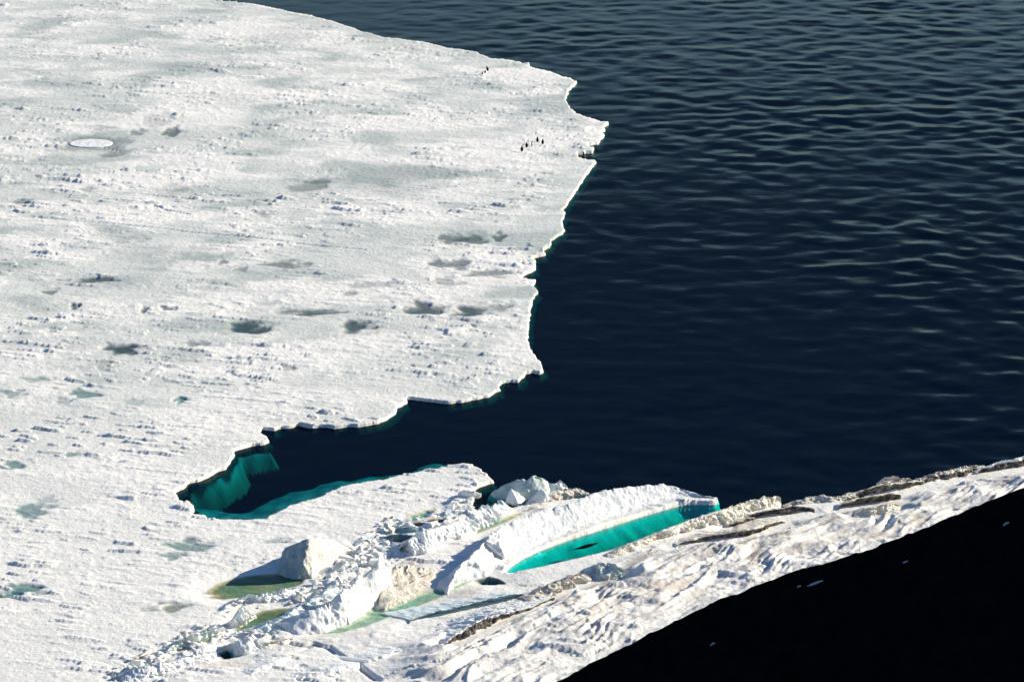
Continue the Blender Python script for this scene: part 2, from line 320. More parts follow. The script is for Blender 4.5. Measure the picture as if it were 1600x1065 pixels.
# ------------------------------------------------------------------ sea ice sheet
def seq(*segs):
    out = []
    for a, b, st in segs: out += list(np.arange(a, b, st))
    out.append(segs[-1][1]); return np.array(out)
def build_sheet():
    D = seq((255, 415, 2.5), (415, 425, 0.8), (425, 560, 0.30), (560, 700, 0.5), (700, 960, 0.85), (960, 1300, 8))
    u = np.concatenate([np.linspace(-0.5, -0.14, 40)[:-1], np.linspace(-0.134, 0.134, 980), np.linspace(0.14, 0.6, 50)[1:]])
    U, Y = np.meshgrid(u, D); X = U * Y
    X = X.astype(np.float64); Y = Y.astype(np.float64)
    # direction of the wind-carved grain on the ice
    ca, sa = math.cos(-0.33), math.sin(-0.33)
    A = X * ca + Y * sa; B = -X * sa + Y * ca
    d = -sdf(X, Y, water_poly)                # positive on ice
    wob = (0.30 * pn(X / 1.1, Y / 1.8, 1) + 0.05 * pn(X / .5, Y / .9, 2)) * (1 - .8 * sstep(-2, 1, sdf(X, Y, TPOOL, 8)))
    dd = d + wob
    rough = sstep(-3, 4, sdf(X, Y, ROUGH))
    # relief
    warp = pn(X / 9, Y / 9, 5) * 2
    big = pn(A / 22, B / 10, 3)
    mid = 1 - np.abs(pn(A / 5.0 + warp * .3, B / 3.2, 4)) * 2
    hum = np.maximum(0, pn(A / 3.0 + warp, B / 1.3, 6) - 0.18)
    hum2 = np.maximum(0, pn(A / 1.3, B / 0.8, 16) - 0.22)
    scarp = sstep(0.235, 0.262, pn(A / 6.5 + warp * .5, B / 2.0 + .35 * pn(X / 2, Y / 2, 29), 17)) * 0.32 * (.4 + .6 * sstep(.0, .3, pn(X / 6, Y / 6, 28))) + sstep(0.31, 0.34, pn(A / 3.4 + warp * .4, B / 1.2, 18)) * 0.18
    scarp = scarp * sstep(-.15, .35, pn(X / 16, Y / 22, 19) + .1)
    fine = pn(X / 0.8 + warp * .2, Y / 1.4, 7)
    fine2 = pn(X / 0.42, Y / 0.5, 8)
    patch = sstep(-0.2, 0.3, pn(A / 24, B / 22, 9) + .6 * pn(A / 8, B / 7, 10) + .3 * pn(A / 3, B / 2.4, 20))      # rough snow against smooth glazed ice
    nearw = sstep(760, 560, Y)
    z = 0.42 + 0.26 * big + 0.05 * pn(A / 9, B / 3.5, 24) + 0.04 * mid * (0.4 + patch) + (0.32 * hum + .16 * hum2) * (0.15 + 0.85 * patch) * (.8 + .4 * nearw) \
        + 0.035 * fine * (0.25 + 0.75 * patch) + 0.022 * fine2 + scarp
    # jumbled shore snow
    sc_, ss_ = 0.55, 0.835
    A2 = X * sc_ + Y * ss_; B2 = -X * ss_ + Y * sc_
    w2_ = pn(X / 7, Y / 12, 45) * 2.2
    r1 = 1 - 2 * np.abs(pn(A2 / 11, B2 / 3.2 + w2_, 11))
    r2 = 1 - 2 * np.abs(pn(A2 / 7.0, B2 / 1.0 + w2_ * 1.3, 12))
    r3 = pn(A2 / 1.8, B2 / 0.55 + w2_, 13)
    lumps = pn(X / 1.3, Y / 1.9, 14)
    coastal = sstep(0, 14, d)
    tame = sstep(1, 0, sstep(10, 26, sdf(X, Y, ROUGH, 30.0)))
    z += rough * (0.05 + 0.80 * r1 * tame + .12 * r1 + (0.05 + .30 * tame) * r2 + (0.03 + .09 * tame) * r3 + 0.08 * lumps + 0.08 * pn(X / .55, Y / .75, 15)) * (0.35 + 0.65 * coastal)
    for ft in FEET:
        q = dline(X, Y, P2(ft), 5)
        z = z * (1 - sstep(2.6, .9, q)) + (0.13 + .05 * fine) * sstep(2.6, .9, q)
    # broken ice underfoot where the sheet has been crushed
    crush = np.zeros(X.shape)
    for poly, am in RUBBLE: crush = np.maximum(crush, am * sstep(-1.2, 1.0, sdf(X, Y, P2(poly), 6)))
    wx = X + .7 * pn(X / 1.7, Y / 2.2, 46); wy = Y + .9 * pn(X / 1.7, Y / 2.2, 47)
    def cells(u_, v_, sd):
        return (_perm[_perm[np.floor(u_).astype(np.int32) & 511] + ((np.floor(v_).astype(np.int32) + sd) & 511)] / 511.0).astype(np.float32)
    cell = .6 * cells((wx * .8 + wy * .35) / 1.3, (wy * .8 - wx * .35) / 1.9, 3) + .4 * cells((wx * .7 - wy * .4) / .6, (wy * .7 + wx * .4) / .8, 9)
    z += crush * (1.15 * cell - .62 + .1 * fine)
    z = np.maximum(z, np.where(crush > .3, -.25, 0.14 + 0.02 * fine))
    # floe disc frozen into the sheet sits in a shallow slush hollow
    dc = P(142, 224)
    rr = np.hypot(X - dc.x, (Y - dc.y))
    z = np.where(rr < 5.4, 0.40 + (z - 0.40) * sstep(4.0, 5.4, rr), z)
    # stains
    tint = np.empty(X.shape + (3,), dtype=np.float32)
    white = np.array([0.88, 0.865, 0.83]); glaze = np.array([0.50, 0.55, 0.53])
    k = (1 - patch) * (0.42 + 0.55 * sstep(-0.1, 0.4, pn(A / 12, B / 12, 21))) * sstep(470, 620, Y) + 0.10 * (1 - patch)
    k = np.clip(k + 0.20 * sstep(.1, .5, pn(A / 5, B / 3.6, 22)), 0, 1)
    tint[:] = white
    def blend(col, w):
        nonlocal tint
        tint = tint * (1 - w[..., None]) + np.array(col, dtype=np.float32) * w[..., None]
    blend(glaze, k.astype(np.float32))
    blend((0.42, 0.55, 0.52), (crush * sstep(.38, .15, cell) * .8).astype(np.float32))
    def spots(lst, col, sink):
        nonlocal z
        for (px, py, hw, hh, s) in lst:
            c = P(px, py); rx = 1.22 * (P(px + hw, py).x - c.x); ry = 1.22 * abs(P(px, py - hh).y - P(px, py + hh).y) / 2
            m = (np.abs(X - c.x) < rx * 2.1) & (np.abs(Y - c.y) < ry * 2.1)
            if not m.any(): continue
            x, y = X[m] - c.x, Y[m] - c.y
            r = np.hypot(x / rx, y / ry) + 0.8 * pn(X[m] / (rx * .7), Y[m] / (ry * .6), 31) + .25 * pn(A[m] / (1.0), B[m] / 0.6, 32)
            w = (.6 * sstep(1.15, 0.2, r) + .4 * sstep(.8, .5, r)) * s
            full = np.zeros(X.shape, dtype=np.float32); full[m] = w
            tint[m] = tint[m] * (1 - w[:, None]) + np.array(col, dtype=np.float32) * w[:, None]
            z[m] = z[m] * (1 - w * sink) + (0.10 + .02 * fine[m]) * w * sink
    spots(STAINS, (0.06, 0.105, 0.115), 0.85)
    spots(TEALS, (0.06, 0.20, 0.20), 0.8)
    spots(OLIVES, (0.12, 0.17, 0.12), 0.8)
    spots(DIRTS, (0.46, 0.39, 0.31), 0.0)
    blend((0.58, 0.565, 0.55), (rough * (.25 + .5 * sstep(-.2, .4, pn(A2 / 9, B2 / 3 + w2_, 43)))).astype(np.float32))
    # silt in the shore snow
    silt = rough * sstep(.08, .42, pn(A2 / 8, B2 / 1.1 + w2_ * 1.3, 41) + .3 * pn(X / .8, Y / .8, 42)) * sstep(34, 8, sdf(X, Y, water_poly, 40.0) * -1) * .75
    blend((0.42, 0.35, 0.27), silt.astype(np.float32))
    below = np.empty_like(tint); below[:] = np.array([0.010, 0.012, 0.012])  # near-black default paints in the shade an overhanging brink would give
    # cracks
    for pts, hw, dep in CRACKS:
        q = dline(X, Y, P2(pts)) + 0.25 * hw * pn(X / .8, Y / .8, 51)
        w = sstep(hw * 1.3, hw * .6, q)
        z = np.where(w > .01, np.maximum(z - dep * w, 0.03), z)
        blend((0.50, 0.62, 0.70), (0.5 * w).astype(np.float32))
    # ponds
    for poly, col, dep, lowz in PONDS:
        x0, y0 = poly.min(0) - 9; x1, y1 = poly.max(0) + 9
        rws = np.where((D > y0) & (D < y1))[0]
        r0, r1 = rws[0], rws[-1] + 1
        cols = np.where((X[r0:r1].max(0) > x0) & (X[r0:r1].min(0) < x1))[0]; c0, c1 = cols[0], cols[-1] + 1
        sl = (slice(r0, r1), slice(c0, c1))
        s = sdf(X[sl], Y[sl], poly) + 0.35 * wob[sl]
        zz = z[sl]
        shore = 0.10 + 0.03 * fine[sl]
        w = sstep(-4.0, -0.2, s)
        zz = zz * (1 - w) + shore * w
        w2 = sstep(-0.25, 0.25, s)
        zz = zz * (1 - w2) + (-dep * (0.5 + .5 * sstep(0, 1.5, s)) + .02 * fine[sl]) * w2
        z[sl] = zz
        w3 = sstep(-0.7, 0.0, s)[..., None]
        tint[sl] = tint[sl] * (1 - w3) + np.array(col, dtype=np.float32) * (1 + .5 * pn(A[sl] / 3, B[sl] / .8, 61))[..., None] * w3
        w4 = sstep(-2.0, -1.2, s)[..., None]
        below[sl] = below[sl] * (1 - w4) + tint[sl] * w4
    # the brink and what lies under water
    zedge = np.clip(z, 0.2, None)
    out = sstep(0.10, -0.12, dd)
    tp = sstep(-1.0, 0.6, sdf(X, Y, TPOOL, 8))
    under = np.full(X.shape, -30.0)
    cloud = pn(X / 8, Y / 14, 71) + .5 * pn(X / 2.2, Y / 4, 72)
    for pts, wd, d0_, kq in LEDGES:
        q0 = dline(X, Y, P2(pts), 16) / wd
        q = np.clip(q0 + 0.7 * cloud, 0, 2)
        under = np.maximum(under, np.where(q0 < 1.5, -d0_ - kq * q ** 1.2 , -30))
        under = np.where((under > -20) & (q0 < 1.5) & (q > 1.05) & (under < -d0_ - kq), -30, under)
    under = np.where(under < -5.2, -30, under)
    ledgy = (under > -20).astype(np.float32)
    kill = (under < -20) & (dd < -0.75) & (tp < 0.25)
    under = np.where(under < -20, -0.55 - .5 * np.clip(-dd, 0, 2), under)
    pool = -.55 - 1.25 * sstep(0, 2.2, -dd) - 0.30 * pn(A / 4, B / 2, 73) - 0.16 * pn(X / 1.6, Y / 2.6, 74) - .25 * sstep(8, 32, X)
    dark = P(998, 835)
    under = under * (1 - tp) + pool * tp
    under = under - 1.2 * sstep(1.0, .3, np.hypot((X - dark.x) / 0.45, (Y - dark.y) / .9) + .4 * fine)
    z = np.where(dd > 0.10, z, z * (1 - out) + np.maximum(under, -9) * out)
    z = np.where(kill, -9, z)
    lw = (ledgy * sstep(-.35, -.8, dd))[..., None]
    below = below * (1 - lw) + np.array([0.10, 0.19, 0.21], dtype=np.float32) * lw * (1 + .7 * pn(X / 1.5, Y / 3, 76))[..., None]
    tw = sstep(.1, .6, tp)[..., None]
    below = below * (1 - tw) + np.array([0.50, 0.56, 0.53], dtype=np.float32) * tw
    # yellow-brown algae line at the brink
    al = sstep(-.2, -.05, dd) * sstep(.14, .05, dd) * sstep(-0.1, .3, pn(X / 9, Y / 9, 81) + .12)
    blend((0.50, 0.42, 0.24), (al * .45).astype(np.float32))
    # mesh
    R, C = X.shape
    V = np.stack([X, Y, z], -1).reshape(-1, 3)
    idx = np.arange(R * C).reshape(R, C)
    F = np.stack([idx[:-1, :-1], idx[:-1, 1:], idx[1:, 1:], idx[1:, :-1]], -1).reshape(-1, 4)
    zf = z.reshape(-1)
    keep = (zf[F] > -6.8).all(1)
    F = F[keep]
    used = np.zeros(R * C, dtype=bool); used[F.ravel()] = True
    remap = np.cumsum(used) - 1
    me = mesh_np('sea_ice', V[used], remap[F])
    ca_ = me.color_attributes.new('tint', 'FLOAT_COLOR', 'POINT')
    tc = np.ones((used.sum(), 4), dtype=np.float32); tc[:, :3] = np.clip(tint.reshape(-1, 3)[used], 0.005, 0.9)
    ca_.data.foreach_set('color', tc.ravel())
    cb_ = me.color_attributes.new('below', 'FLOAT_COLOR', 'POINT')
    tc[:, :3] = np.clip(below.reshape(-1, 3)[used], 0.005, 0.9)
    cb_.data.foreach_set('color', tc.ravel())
    o = link('sea_ice', me, M['sheet']); tag(o, kind='structure')
    return X, Y, z, D, u
GX, GY, GZ, GD, GU = build_sheet()
def ground(x, y):
    i = int(np.clip(np.searchsorted(GD, y), 1, len(GD) - 1)); j = int(np.clip(np.searchsorted(GU, x / y), 1, len(GU) - 1))
    return float(max(GZ[i, j], 0.0))

# ------------------------------------------------------------------ water and seabed
def build_water():
    D = seq((200, 430, 23), (430, 560, 0.6), (560, 1010, 0.85), (1010, 1400, 30), (1400, 22000, 2000))
    u = np.concatenate([[-1.2, -.6, -.3, -.2], np.linspace(-0.134, 0.134, 560), [.2, .3, .6, 1.2]])
    U, Y = np.meshgrid(u, D); X = U * Y
    w = 0
    for (ang, lx, ly, a, sd) in ((0.16, 5.4, 6.6, .24, 1), (-0.45, 3.8, 4.4, .135, 2), (0.5, 2.4, 2.8, .05, 3), (0.1, 26, 17, .15, 4)):
        ca, sa = math.cos(ang), math.sin(ang)
        n = pn((X * ca + Y * sa) / lx, (-X * sa + Y * ca) / ly, sd + 200)
        w = w + 1.15 * a * n
    lee = 0.30 + 0.85 * sstep(-25, 75, X + (Y - 700) * .12 + 16 * pn(X / 60, Y / 90, 210))
    gust = 0.75 + .6 * pn(X / 28, Y / 60, 211)
    far = 1.0 + 0 * Y
    fade = (np.abs(U) < 0.133) * (Y > 431) * (Y < 1009)
    z = w * lee * gust * far * fade
    R, C = X.shape
    idx = np.arange(R * C).reshape(R, C)
    F = np.stack([idx[:-1, :-1], idx[:-1, 1:], idx[1:, 1:], idx[1:, :-1]], -1).reshape(-1, 4)
    loop = np.concatenate([idx[0, :], idx[1:, -1], idx[-1, -2::-1], idx[-2:0:-1, 0]])
    V = np.stack([X, Y, z], -1).reshape(-1, 3)
    Vb = V[loop].copy(); Vb[:, 2] = -14
    nb = R * C + np.arange(len(loop))
    F2 = np.stack([np.roll(loop, -1), loop, nb, np.roll(nb, -1)], -1)
    FF = np.concatenate([F, F2]).astype(np.int32)
    V = np.concatenate([V, Vb]).astype(np.float32)
    me = bpy.data.meshes.new('sea_water')
    me.vertices.add(len(V)); me.vertices.foreach_set('co', V.ravel())
    li = np.concatenate([FF.ravel(), nb[::-1].astype(np.int32)]).astype(np.int32)
    me.loops.add(len(li)); me.loops.foreach_set('vertex_index', li)
    me.polygons.add(len(FF) + 1)
    me.polygons.foreach_set('loop_start', np.concatenate([np.arange(0, FF.size, 4), [FF.size]]).astype(np.int32))
    sm = np.zeros(len(FF) + 1, dtype=bool); sm[:len(F)] = True
    me.polygons.foreach_set('use_smooth', sm)
    me.update(calc_edges=True)
    tag(link('sea_water', me, M['water']), kind='structure')
build_water()
tag(link('seabed', mesh_np('seabed', [(-9000, -2000, -13.5), (9000, -2000, -13.5), (9000, 22000, -13.5), (-9000, 22000, -13.5)], [(0, 1, 2, 3)], False), M['seabed']), kind='structure')

# ------------------------------------------------------------------ black hillside in front
HILLPX = [(-400, 1900), (0, 1560), (400, 1330), (700, 1160), (800, 1103), (867, 1064), (900, 1049), (928, 1033), (955, 1019), (982, 1008), (1007, 994), (1032, 982), (1060, 967), (1090, 951), (1125, 934), (1152, 926), (1180, 914), (1215, 903), (1250, 889), (1280, 881), (1310, 872), (1345, 862), (1380, 849), (1425, 832), (1445, 824), (1470, 812), (1490, 805), (1515, 794), (1535, 786), (1555, 777), (1578, 768), (1600, 761), (1660, 738), (1900, 650), (2400, 480), (3200, 250), (4500, -50)]
YC = 160.0
def build_hill():
    cx, cz = [], []
    for px, py in HILLPX:
        a, b, c = ray(px, py); t = YC / b
        cx.append(a * t); cz.append(CAMH + c * t)
    xs = np.concatenate([np.arange(-150, -4, 3.0), np.arange(-4, 28, 0.11), np.arange(28, 120, 3.0)])
    ys = seq((-60, 120, 4.0), (120, 152, 0.5), (152, 163, 0.12), (163, 330, 3.0))
    X, Y = np.meshgrid(xs, ys)
    Zc = np.interp(X, cx, cz)
    n = 0.12 * pn(X / 3.0, Y / 3.0, 91) + 0.10 * pn(X / 0.9, Y / 0.9, 92) + 0.16 * np.maximum(0, pn(X / .35, Y / .35, 93) - .1) + .5 * pn(X / 14, Y / 14, 94) * sstep(4, 16, abs(Y - YC))
    znear = Zc - 0.72 * np.maximum(YC - Y - 0.25, 0)
    zcam = CAMH - 2.2 - 0.72 * np.maximum(Y, 0) - 0.004 * np.abs(X) ** 1.5
    z = np.where(Y <= YC, np.maximum(znear, zcam), Zc - 0.85 * (Y - YC))
    z = np.maximum(z + n, -8)
    R, C = X.shape
    idx = np.arange(R * C).reshape(R, C)
    F = np.stack([idx[:-1, :-1], idx[:-1, 1:], idx[1:, 1:], idx[1:, :-1]], -1).reshape(-1, 4)
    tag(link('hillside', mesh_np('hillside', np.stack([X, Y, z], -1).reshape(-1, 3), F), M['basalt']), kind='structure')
    return xs, ys, z
HXS, HYS, HZ = build_hill()
def hill_hit(px, py):
    a, b, c = ray(px, py)
    for y in np.arange(60, 175, 0.05):
        t = y / b; x = a * t; zz = CAMH + c * t
        i = np.searchsorted(HYS, y); j = np.searchsorted(HXS, x)
        if HZ[min(i, len(HYS) - 1), min(j, len(HXS) - 1)] >= zz and y > 110: return Vector((x, y, zz))
    return None
rng = random.Random(3)
def snow_patch(px, py, L, Wd, ang, label):
    c = hill_hit(px, py)
    if c is None: return
    n = 26; V = [(0, 0, 0.05)]; F = []
    for ring, (rf, h) in enumerate(((0.6, 0.045), (1.0, 0.0), (1.02, -0.12))):
        for k in range(n):
            a = 2 * math.pi * k / n
            r = rf * (1 + 0.28 * mn.noise(Vector((math.cos(a) * 1.3 + px, math.sin(a) * 1.3, 0))) + .15 * mn.noise(Vector((math.cos(a) * 4 + px, math.sin(a) * 4, 3))))
            x, y = L * r * math.cos(a), Wd * r * math.sin(a)
            V.append((x * math.cos(ang) - y * math.sin(ang), x * math.sin(ang) + y * math.cos(ang), h + 0.01 * math.sin(k * 2.3)))
    me = bpy.data.meshes.new('snow_patch'); bm = bmesh.new()
    vs = [bm.verts.new(v) for v in V]
    for k in range(n):
        k2 = (k + 1) % n
        bm.faces.new((vs[0], vs[1 + k], vs[1 + k2]))
        for rg in range(2):
            bm.faces.new((vs[1 + rg * n + k], vs[1 + (rg + 1) * n + k], vs[1 + (rg + 1) * n + k2], vs[1 + rg * n + k2]))
    bm.to_mesh(me); bm.free()
    for p in me.polygons: p.use_smooth = True
    o = link('snow_patch', me, M['patch'])
    i, j = int(np.searchsorted(HYS, c.y)), int(np.searchsorted(HXS, c.x))
    gx = (HZ[i, j + 6] - HZ[i, j - 6]) / (HXS[j + 6] - HXS[j - 6]); gy = (HZ[i + 6, j] - HZ[i - 6, j]) / (HYS[i + 6] - HYS[i - 6])
    nrm = Vector((-gx, -gy, 1)).normalized()
    ax = Vector((1, 0, gx)).normalized(); ay = nrm.cross(ax)
    o.rotation_euler = Matrix((ax, ay, nrm)).transposed().to_euler()
    o.location = c + nrm * 0.02
    tag(o, label, 'snow patch', 'snow patches on the black hillside')
snow_patch(1274, 911, 0.36, 0.035, 0.12, 'long thin streak of snow on the black slope, the largest one')
snow_patch(1249, 916, 0.08, 0.02, 0.0, 'tiny fleck of snow just left of the long streak on the slope')
snow_patch(1415, 878, 0.12, 0.022, 0.1, 'small snow scrap on the black slope right of the long streak')
snow_patch(1572, 818, 0.13, 0.025, 0.2, 'small snow scrap at the far right of the black slope')
snow_patch(1113, 1006, 0.12, 0.022, 0.2, 'small snow scrap lowest and leftmost on the black slope')

# ------------------------------------------------------------------ ridges, walls and slabs (lofted ice)
def resample(pts, n_per):
    out = []
    for i in range(len(pts) - 1):
        p0 = pts[max(i - 1, 0)]; p1 = pts[i]; p2 = pts[i + 1]; p3 = pts[min(i + 2, len(pts) - 1)]
        n = n_per[i]
        for k in range(n):
            t = k / n
            lin = p1.lerp(p2, t)
            cr = 0.5 * ((2 * p1) + (-p0 + p2) * t + (2 * p0 - 5 * p1 + 4 * p2 - p3) * t * t + (-p0 + 3 * p1 - 3 * p2 + p3) * t ** 3)
            out.append(lin.lerp(cr, 0.5))
    out.append(pts[-1]); return out
def ridge(name, label, cat, mt, st, back=(-3.0, 1.6), flute=0.25, jag=0.25, over=0.0, lump=0.3, seed=0, back2=None, group=None, fz=0.15, bz=0.1, flute_f=1.6, step=0.16, dark=0.0, blk=0.5, shade_mat='silt'):
    """st: list of (foot px, foot py, crest px, crest py, crest height m)"""
    foots = [P(s[0], s[1], fz) for s in st]
    crests = [P(s[2], s[3], max(s[4], 0.25)) for s in st]
    nseg = [max(2, int((foots[i + 1] - foots[i]).length / step)) for i in range(len(st) - 1)]
    F_ = resample(foots, nseg); C_ = resample(crests, nseg)
    n = len(F_)
    bk0 = Vector((*back, 0)); bk1 = Vector((*(back2 or back), 0))
    rows = []
    NF, NB = 14, 14
    for i in range(n):
        t = i / (n - 1)
        f, c = F_[i].copy(), C_[i].copy()
        c0 = c.copy()
        s = i * step
        c.z += jag * c.z * (mn.noise(Vector((s * 0.9, seed, 0))) * 0.9 + mn.noise(Vector((s * 2.7, seed, 5))) * 0.55)
        c.x += 0.25 * jag * mn.noise(Vector((s * 1.3, seed, 9))) * 2
        b = c + bk0.lerp(bk1, t); b.z = bz
        hd = Vector((f.x - c.x, f.y - c.y, 0)); hl = max(hd.length, 0.01); hd /= hl
        tn = (F_[min(i + 1, n - 1)] - F_[max(i - 1, 0)]); tn.z = 0; tn.normalize()
        nr = Vector((tn.y, -tn.x, 0))
        if nr.y > 0 and abs(nr.y) > abs(nr.x) or (nr.x < 0 and abs(nr.x) > abs(nr.y)): nr = -nr
        edge = min(t, 1 - t) * n * step
        ef = min(1.0, edge / 0.6 + 0.25)
        row = [f + Vector((0, 0, -1.0))]
        flen = (c0 - f).length
        for k in range(NF):
            v = k / NF
            cc = c0.lerp(c, v ** 3)
            p = f.lerp(cc, v)
            p.z = f.z + (cc.z - f.z) * (v ** 0.85)
            q3 = Vector((p.x, p.y, p.z * 1.3))
            rk = mn.noise(q3 * 0.9 + Vector((seed, 0, 0))) * 0.30 + mn.noise(q3 * 2.1) * 0.20 + mn.noise(q3 * 4.6) * 0.09 + blk * ((mn.cell(q3 * 1.0 + Vector((seed * 5, 0, 0))) - .5) * .40 + (mn.cell(q3 * 2.3) - .5) * .16)
            fl = mn.noise(Vector((s * flute_f + seed * 3 + v * 1.2, v * 0.7, seed)))
            fl = (1 - abs(fl) * 2.6) if fl > -0.4 else fl
            fl *= 0.35 + 0.9 * abs(mn.noise(Vector((s * 0.35, seed, 41)))) * 2
            lm = mn.noise(Vector((s * 0.5, v * flen * .6, seed + 20))) + 0.45 * mn.noise(Vector((s * 1.3, v * flen * 1.3, seed + 21)))
            cr_ = mn.noise(Vector((s * 3.0, v * flen * 3.0, seed + 33)))
            off = (flute * fl * math.sin(math.pi * min(1, v * 1.1 + 0.12)) + lump * lm + 0.08 * cr_ + rk * (.5 + lump) - over * (1 - v)) * ef * min(1, c.z / 1.2 + .25)
            p += nr * off
            p.z += .08 * cr_
            row.append(p)
        for k in range(NB + 1):
            v = k / NB
            p = c.lerp(b, v)
            prof = (1 - v) ** 0.9
            p.z = b.z + (c.z - b.z) * prof + 0.16 * min(c.z, 2) * mn.noise(Vector((p.x * 0.9, p.y * 0.7, seed + 7))) * (1 if k else 0) + 0.07 * mn.noise(Vector((p.x * 2.6, p.y * 2.6, seed + 8)))
            row.append(p)
        row.append(b + Vector((0, 0, -1.0)) + bk0 * 0.1)
        rows.append(row)
    # ends run down into the sheet
    for e, i0, i1 in ((0, 0, 1), (-1, -1, -2)):
        dr = (F_[i0] - F_[i1]); dr.z = 0; dr.normalize()
        cap = [Vector((p.x + dr.x * (.25 + .2 * mn.noise(Vector((k * .5, seed, e)))), p.y + dr.y * .3, min(p.z, 0) - 0.9)) for k, p in enumerate(rows[e])]
        if e == 0: rows.insert(0, cap)
        else: rows.append(cap)
    R, C = len(rows), len(rows[0])
    V = np.array([[q[:] for q in r] for r in rows]).reshape(-1, 3)
    org = np.array([V[:, 0].mean(), V[:, 1].mean(), 0.0])
    idx = np.arange(R * C).reshape(R, C)
    Fc = np.stack([idx[:-1, :-1], idx[1:, :-1], idx[1:, 1:], idx[:-1, 1:]], -1).reshape(-1, 4)
    Fb = np.stack([idx[:-1, -1], idx[1:, -1], idx[1:, 0], idx[:-1, 0]], -1)
    me = mesh_np(name, V - org, np.concatenate([Fc, Fb]), blk < .3)
    o = link(name, me, M[mt]); o.location = org
    if dark:  # lower front rows take the material that paints in their shade
        me.materials.append(M[shade_mat])
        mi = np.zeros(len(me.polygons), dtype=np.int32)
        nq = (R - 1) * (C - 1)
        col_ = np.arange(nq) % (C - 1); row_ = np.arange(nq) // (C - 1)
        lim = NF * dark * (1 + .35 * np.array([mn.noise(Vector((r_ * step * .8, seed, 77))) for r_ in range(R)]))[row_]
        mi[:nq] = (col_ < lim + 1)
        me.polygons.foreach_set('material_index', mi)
    bm = bmesh.new(); bm.from_mesh(me); bmesh.ops.recalc_face_normals(bm, faces=bm.faces); bm.to_mesh(me); bm.free()
    tag(o, label, cat, group)
    return o

G1 = 'pressure ridges by the shore'
G2 = 'broken slabs along the shore'
ridge('ice_ridge', 'fluted white ice wall with vertical grooves left of the tall peaked slab', 'ice ridge', 'white',
 [(452,992,443,977,.5),(468,994,449,969,1.2),(485,991,478,957,1.9),(502,988,496,950,2.2),(522,981,512,944,2.3),(538,976,524,940,2.5),(547,972,536,940,2.4)], back=(-3.6,1.5), flute=.5, jag=.22, seed=1, blk=0.25, group=G1, flute_f=1.1)
ridge('ice_plate', 'tall smooth white slab rising to a sharp peak above the green meltwater strip', 'ice plate', 'white',
 [(546,974,530,927,3.0),(556,967,538,921,3.1),(570,957,551,913,3.2),(582,949,571,897,3.8),(588,944,586,884,4.6),(593,940,595,873,5.3),(600,936,602,882,4.2),(607,932,610,890,3.2)], back=(-2.6,1.2), flute=.16, jag=.1, lump=.2, seed=2, blk=0.08, group=G1)
ridge('ice_ridge', 'silt-stained brownish ice mound right of the tall peaked white slab', 'ice ridge', 'tan',
 [(590,952,603,888,2.6),(602,953,618,884,2.5),(618,945,632,884,2.0),(636,936,650,886,1.6),(655,924,668,888,1.0),(670,916,682,890,.6)], back=(-1.5,2.0), flute=.1, jag=.3, lump=.9, seed=3, blk=0.2, group=G1)
ridge('ice_ridge', 'blocky left end of the upper white ice wall above the shaded rubble', 'ice ridge', 'white',
 [(643,869,636,850,1.0),(648,870,638,844,2.0),(656,868,645,839,2.2),(664,867,655,838,2.1),(670,865,661,842,1.9)], back=(-1.4,1.8), flute=.3, jag=.1, seed=4, group=G1)
ridge('ice_ridge', 'middle stretch of the upper white ice wall with grooved sunlit face', 'ice ridge', 'white',
 [(668,866,660,830,2.3),(680,861,672,826,2.4),(694,855,686,821,2.4),(708,848,703,817,2.3),(722,843,714,813,2.2),(735,838,723,809,2.1),(746,832,741,822,.8)], back=(-2.8,1.8), flute=.34, jag=.16, seed=5, blk=0.3, group=G1, flute_f=1.3)
ridge('ice_ridge', 'jagged right end of the upper white ice wall above the yellowish slush', 'ice ridge', 'white',
 [(743,828,729,809,1.4),(752,824,742,800,1.9),(763,821,752,794,2.0),(773,816,763,790,2.0),(783,810,772,793,1.6),(793,804,781,787,1.3),(799,800,790,793,.7)], back=(-1.6,1.2), flute=.5, jag=.55, lump=.5, seed=6, group=G1)
ridge('ice_floe', 'long white snow-covered ice floe between the open sea and the turquoise pool', 'ice floe', 'white',
 [(702,930,703,914,.7),(712,921,710,898,1.4),(724,912,720,884,1.9),(742,908,732,870,2.3),(762,903,748,857,2.5),(784,894,762,842,2.5),(800,884,776,828,2.4),(818,875,792,818,2.2),(842,864,815,808,2.1),(870,852,845,797,1.9),(896,843,868,792,1.8),(920,835,893,786,1.9),(958,822,930,769,1.9),(1000,808,975,761,1.7),(1032,798,1010,758,1.5),(1062,790,1042,757,1.3),(1085,786,1070,765,1.0),(1104,784,1094,773,.8),(1122,783,1120,778,.6)],
 back=(-2.6,1.0), back2=(0.2,3.2), flute=.06, jag=.14, lump=.45, over=.7, seed=7, blk=0.1, group=G1, fz=.08, bz=-.3, flute_f=2.0)
ridge('ice_plate', 'grey-green tilted slab at the water edge behind two small white peaks', 'ice plate', 'green',
 [(773,776,771,767,.7),(782,777,780,762,1.2),(793,779,790,756,1.8),(806,780,804,751,2.2),(822,780,822,747,2.5),(840,779,838,744,2.6),(852,777,849,747,2.3),(861,775,856,752,1.7)], back=(-.6,1.6), flute=.1, jag=.12, lump=.15, seed=8, blk=0.15, group=G1, bz=-.4)
ridge('ice_plate', 'small jagged white ice tip at the right end of the grey-green slab', 'ice plate', 'white',
 [(860,768,858,754,1.0),(867,768,866,755,1.1),(875,768,875,750,1.4),(883,767,880,755,1.0),(889,766,887,761,.5)], back=(-.4,1.2), flute=.3, jag=.5, seed=9, group=G1, bz=-.4)
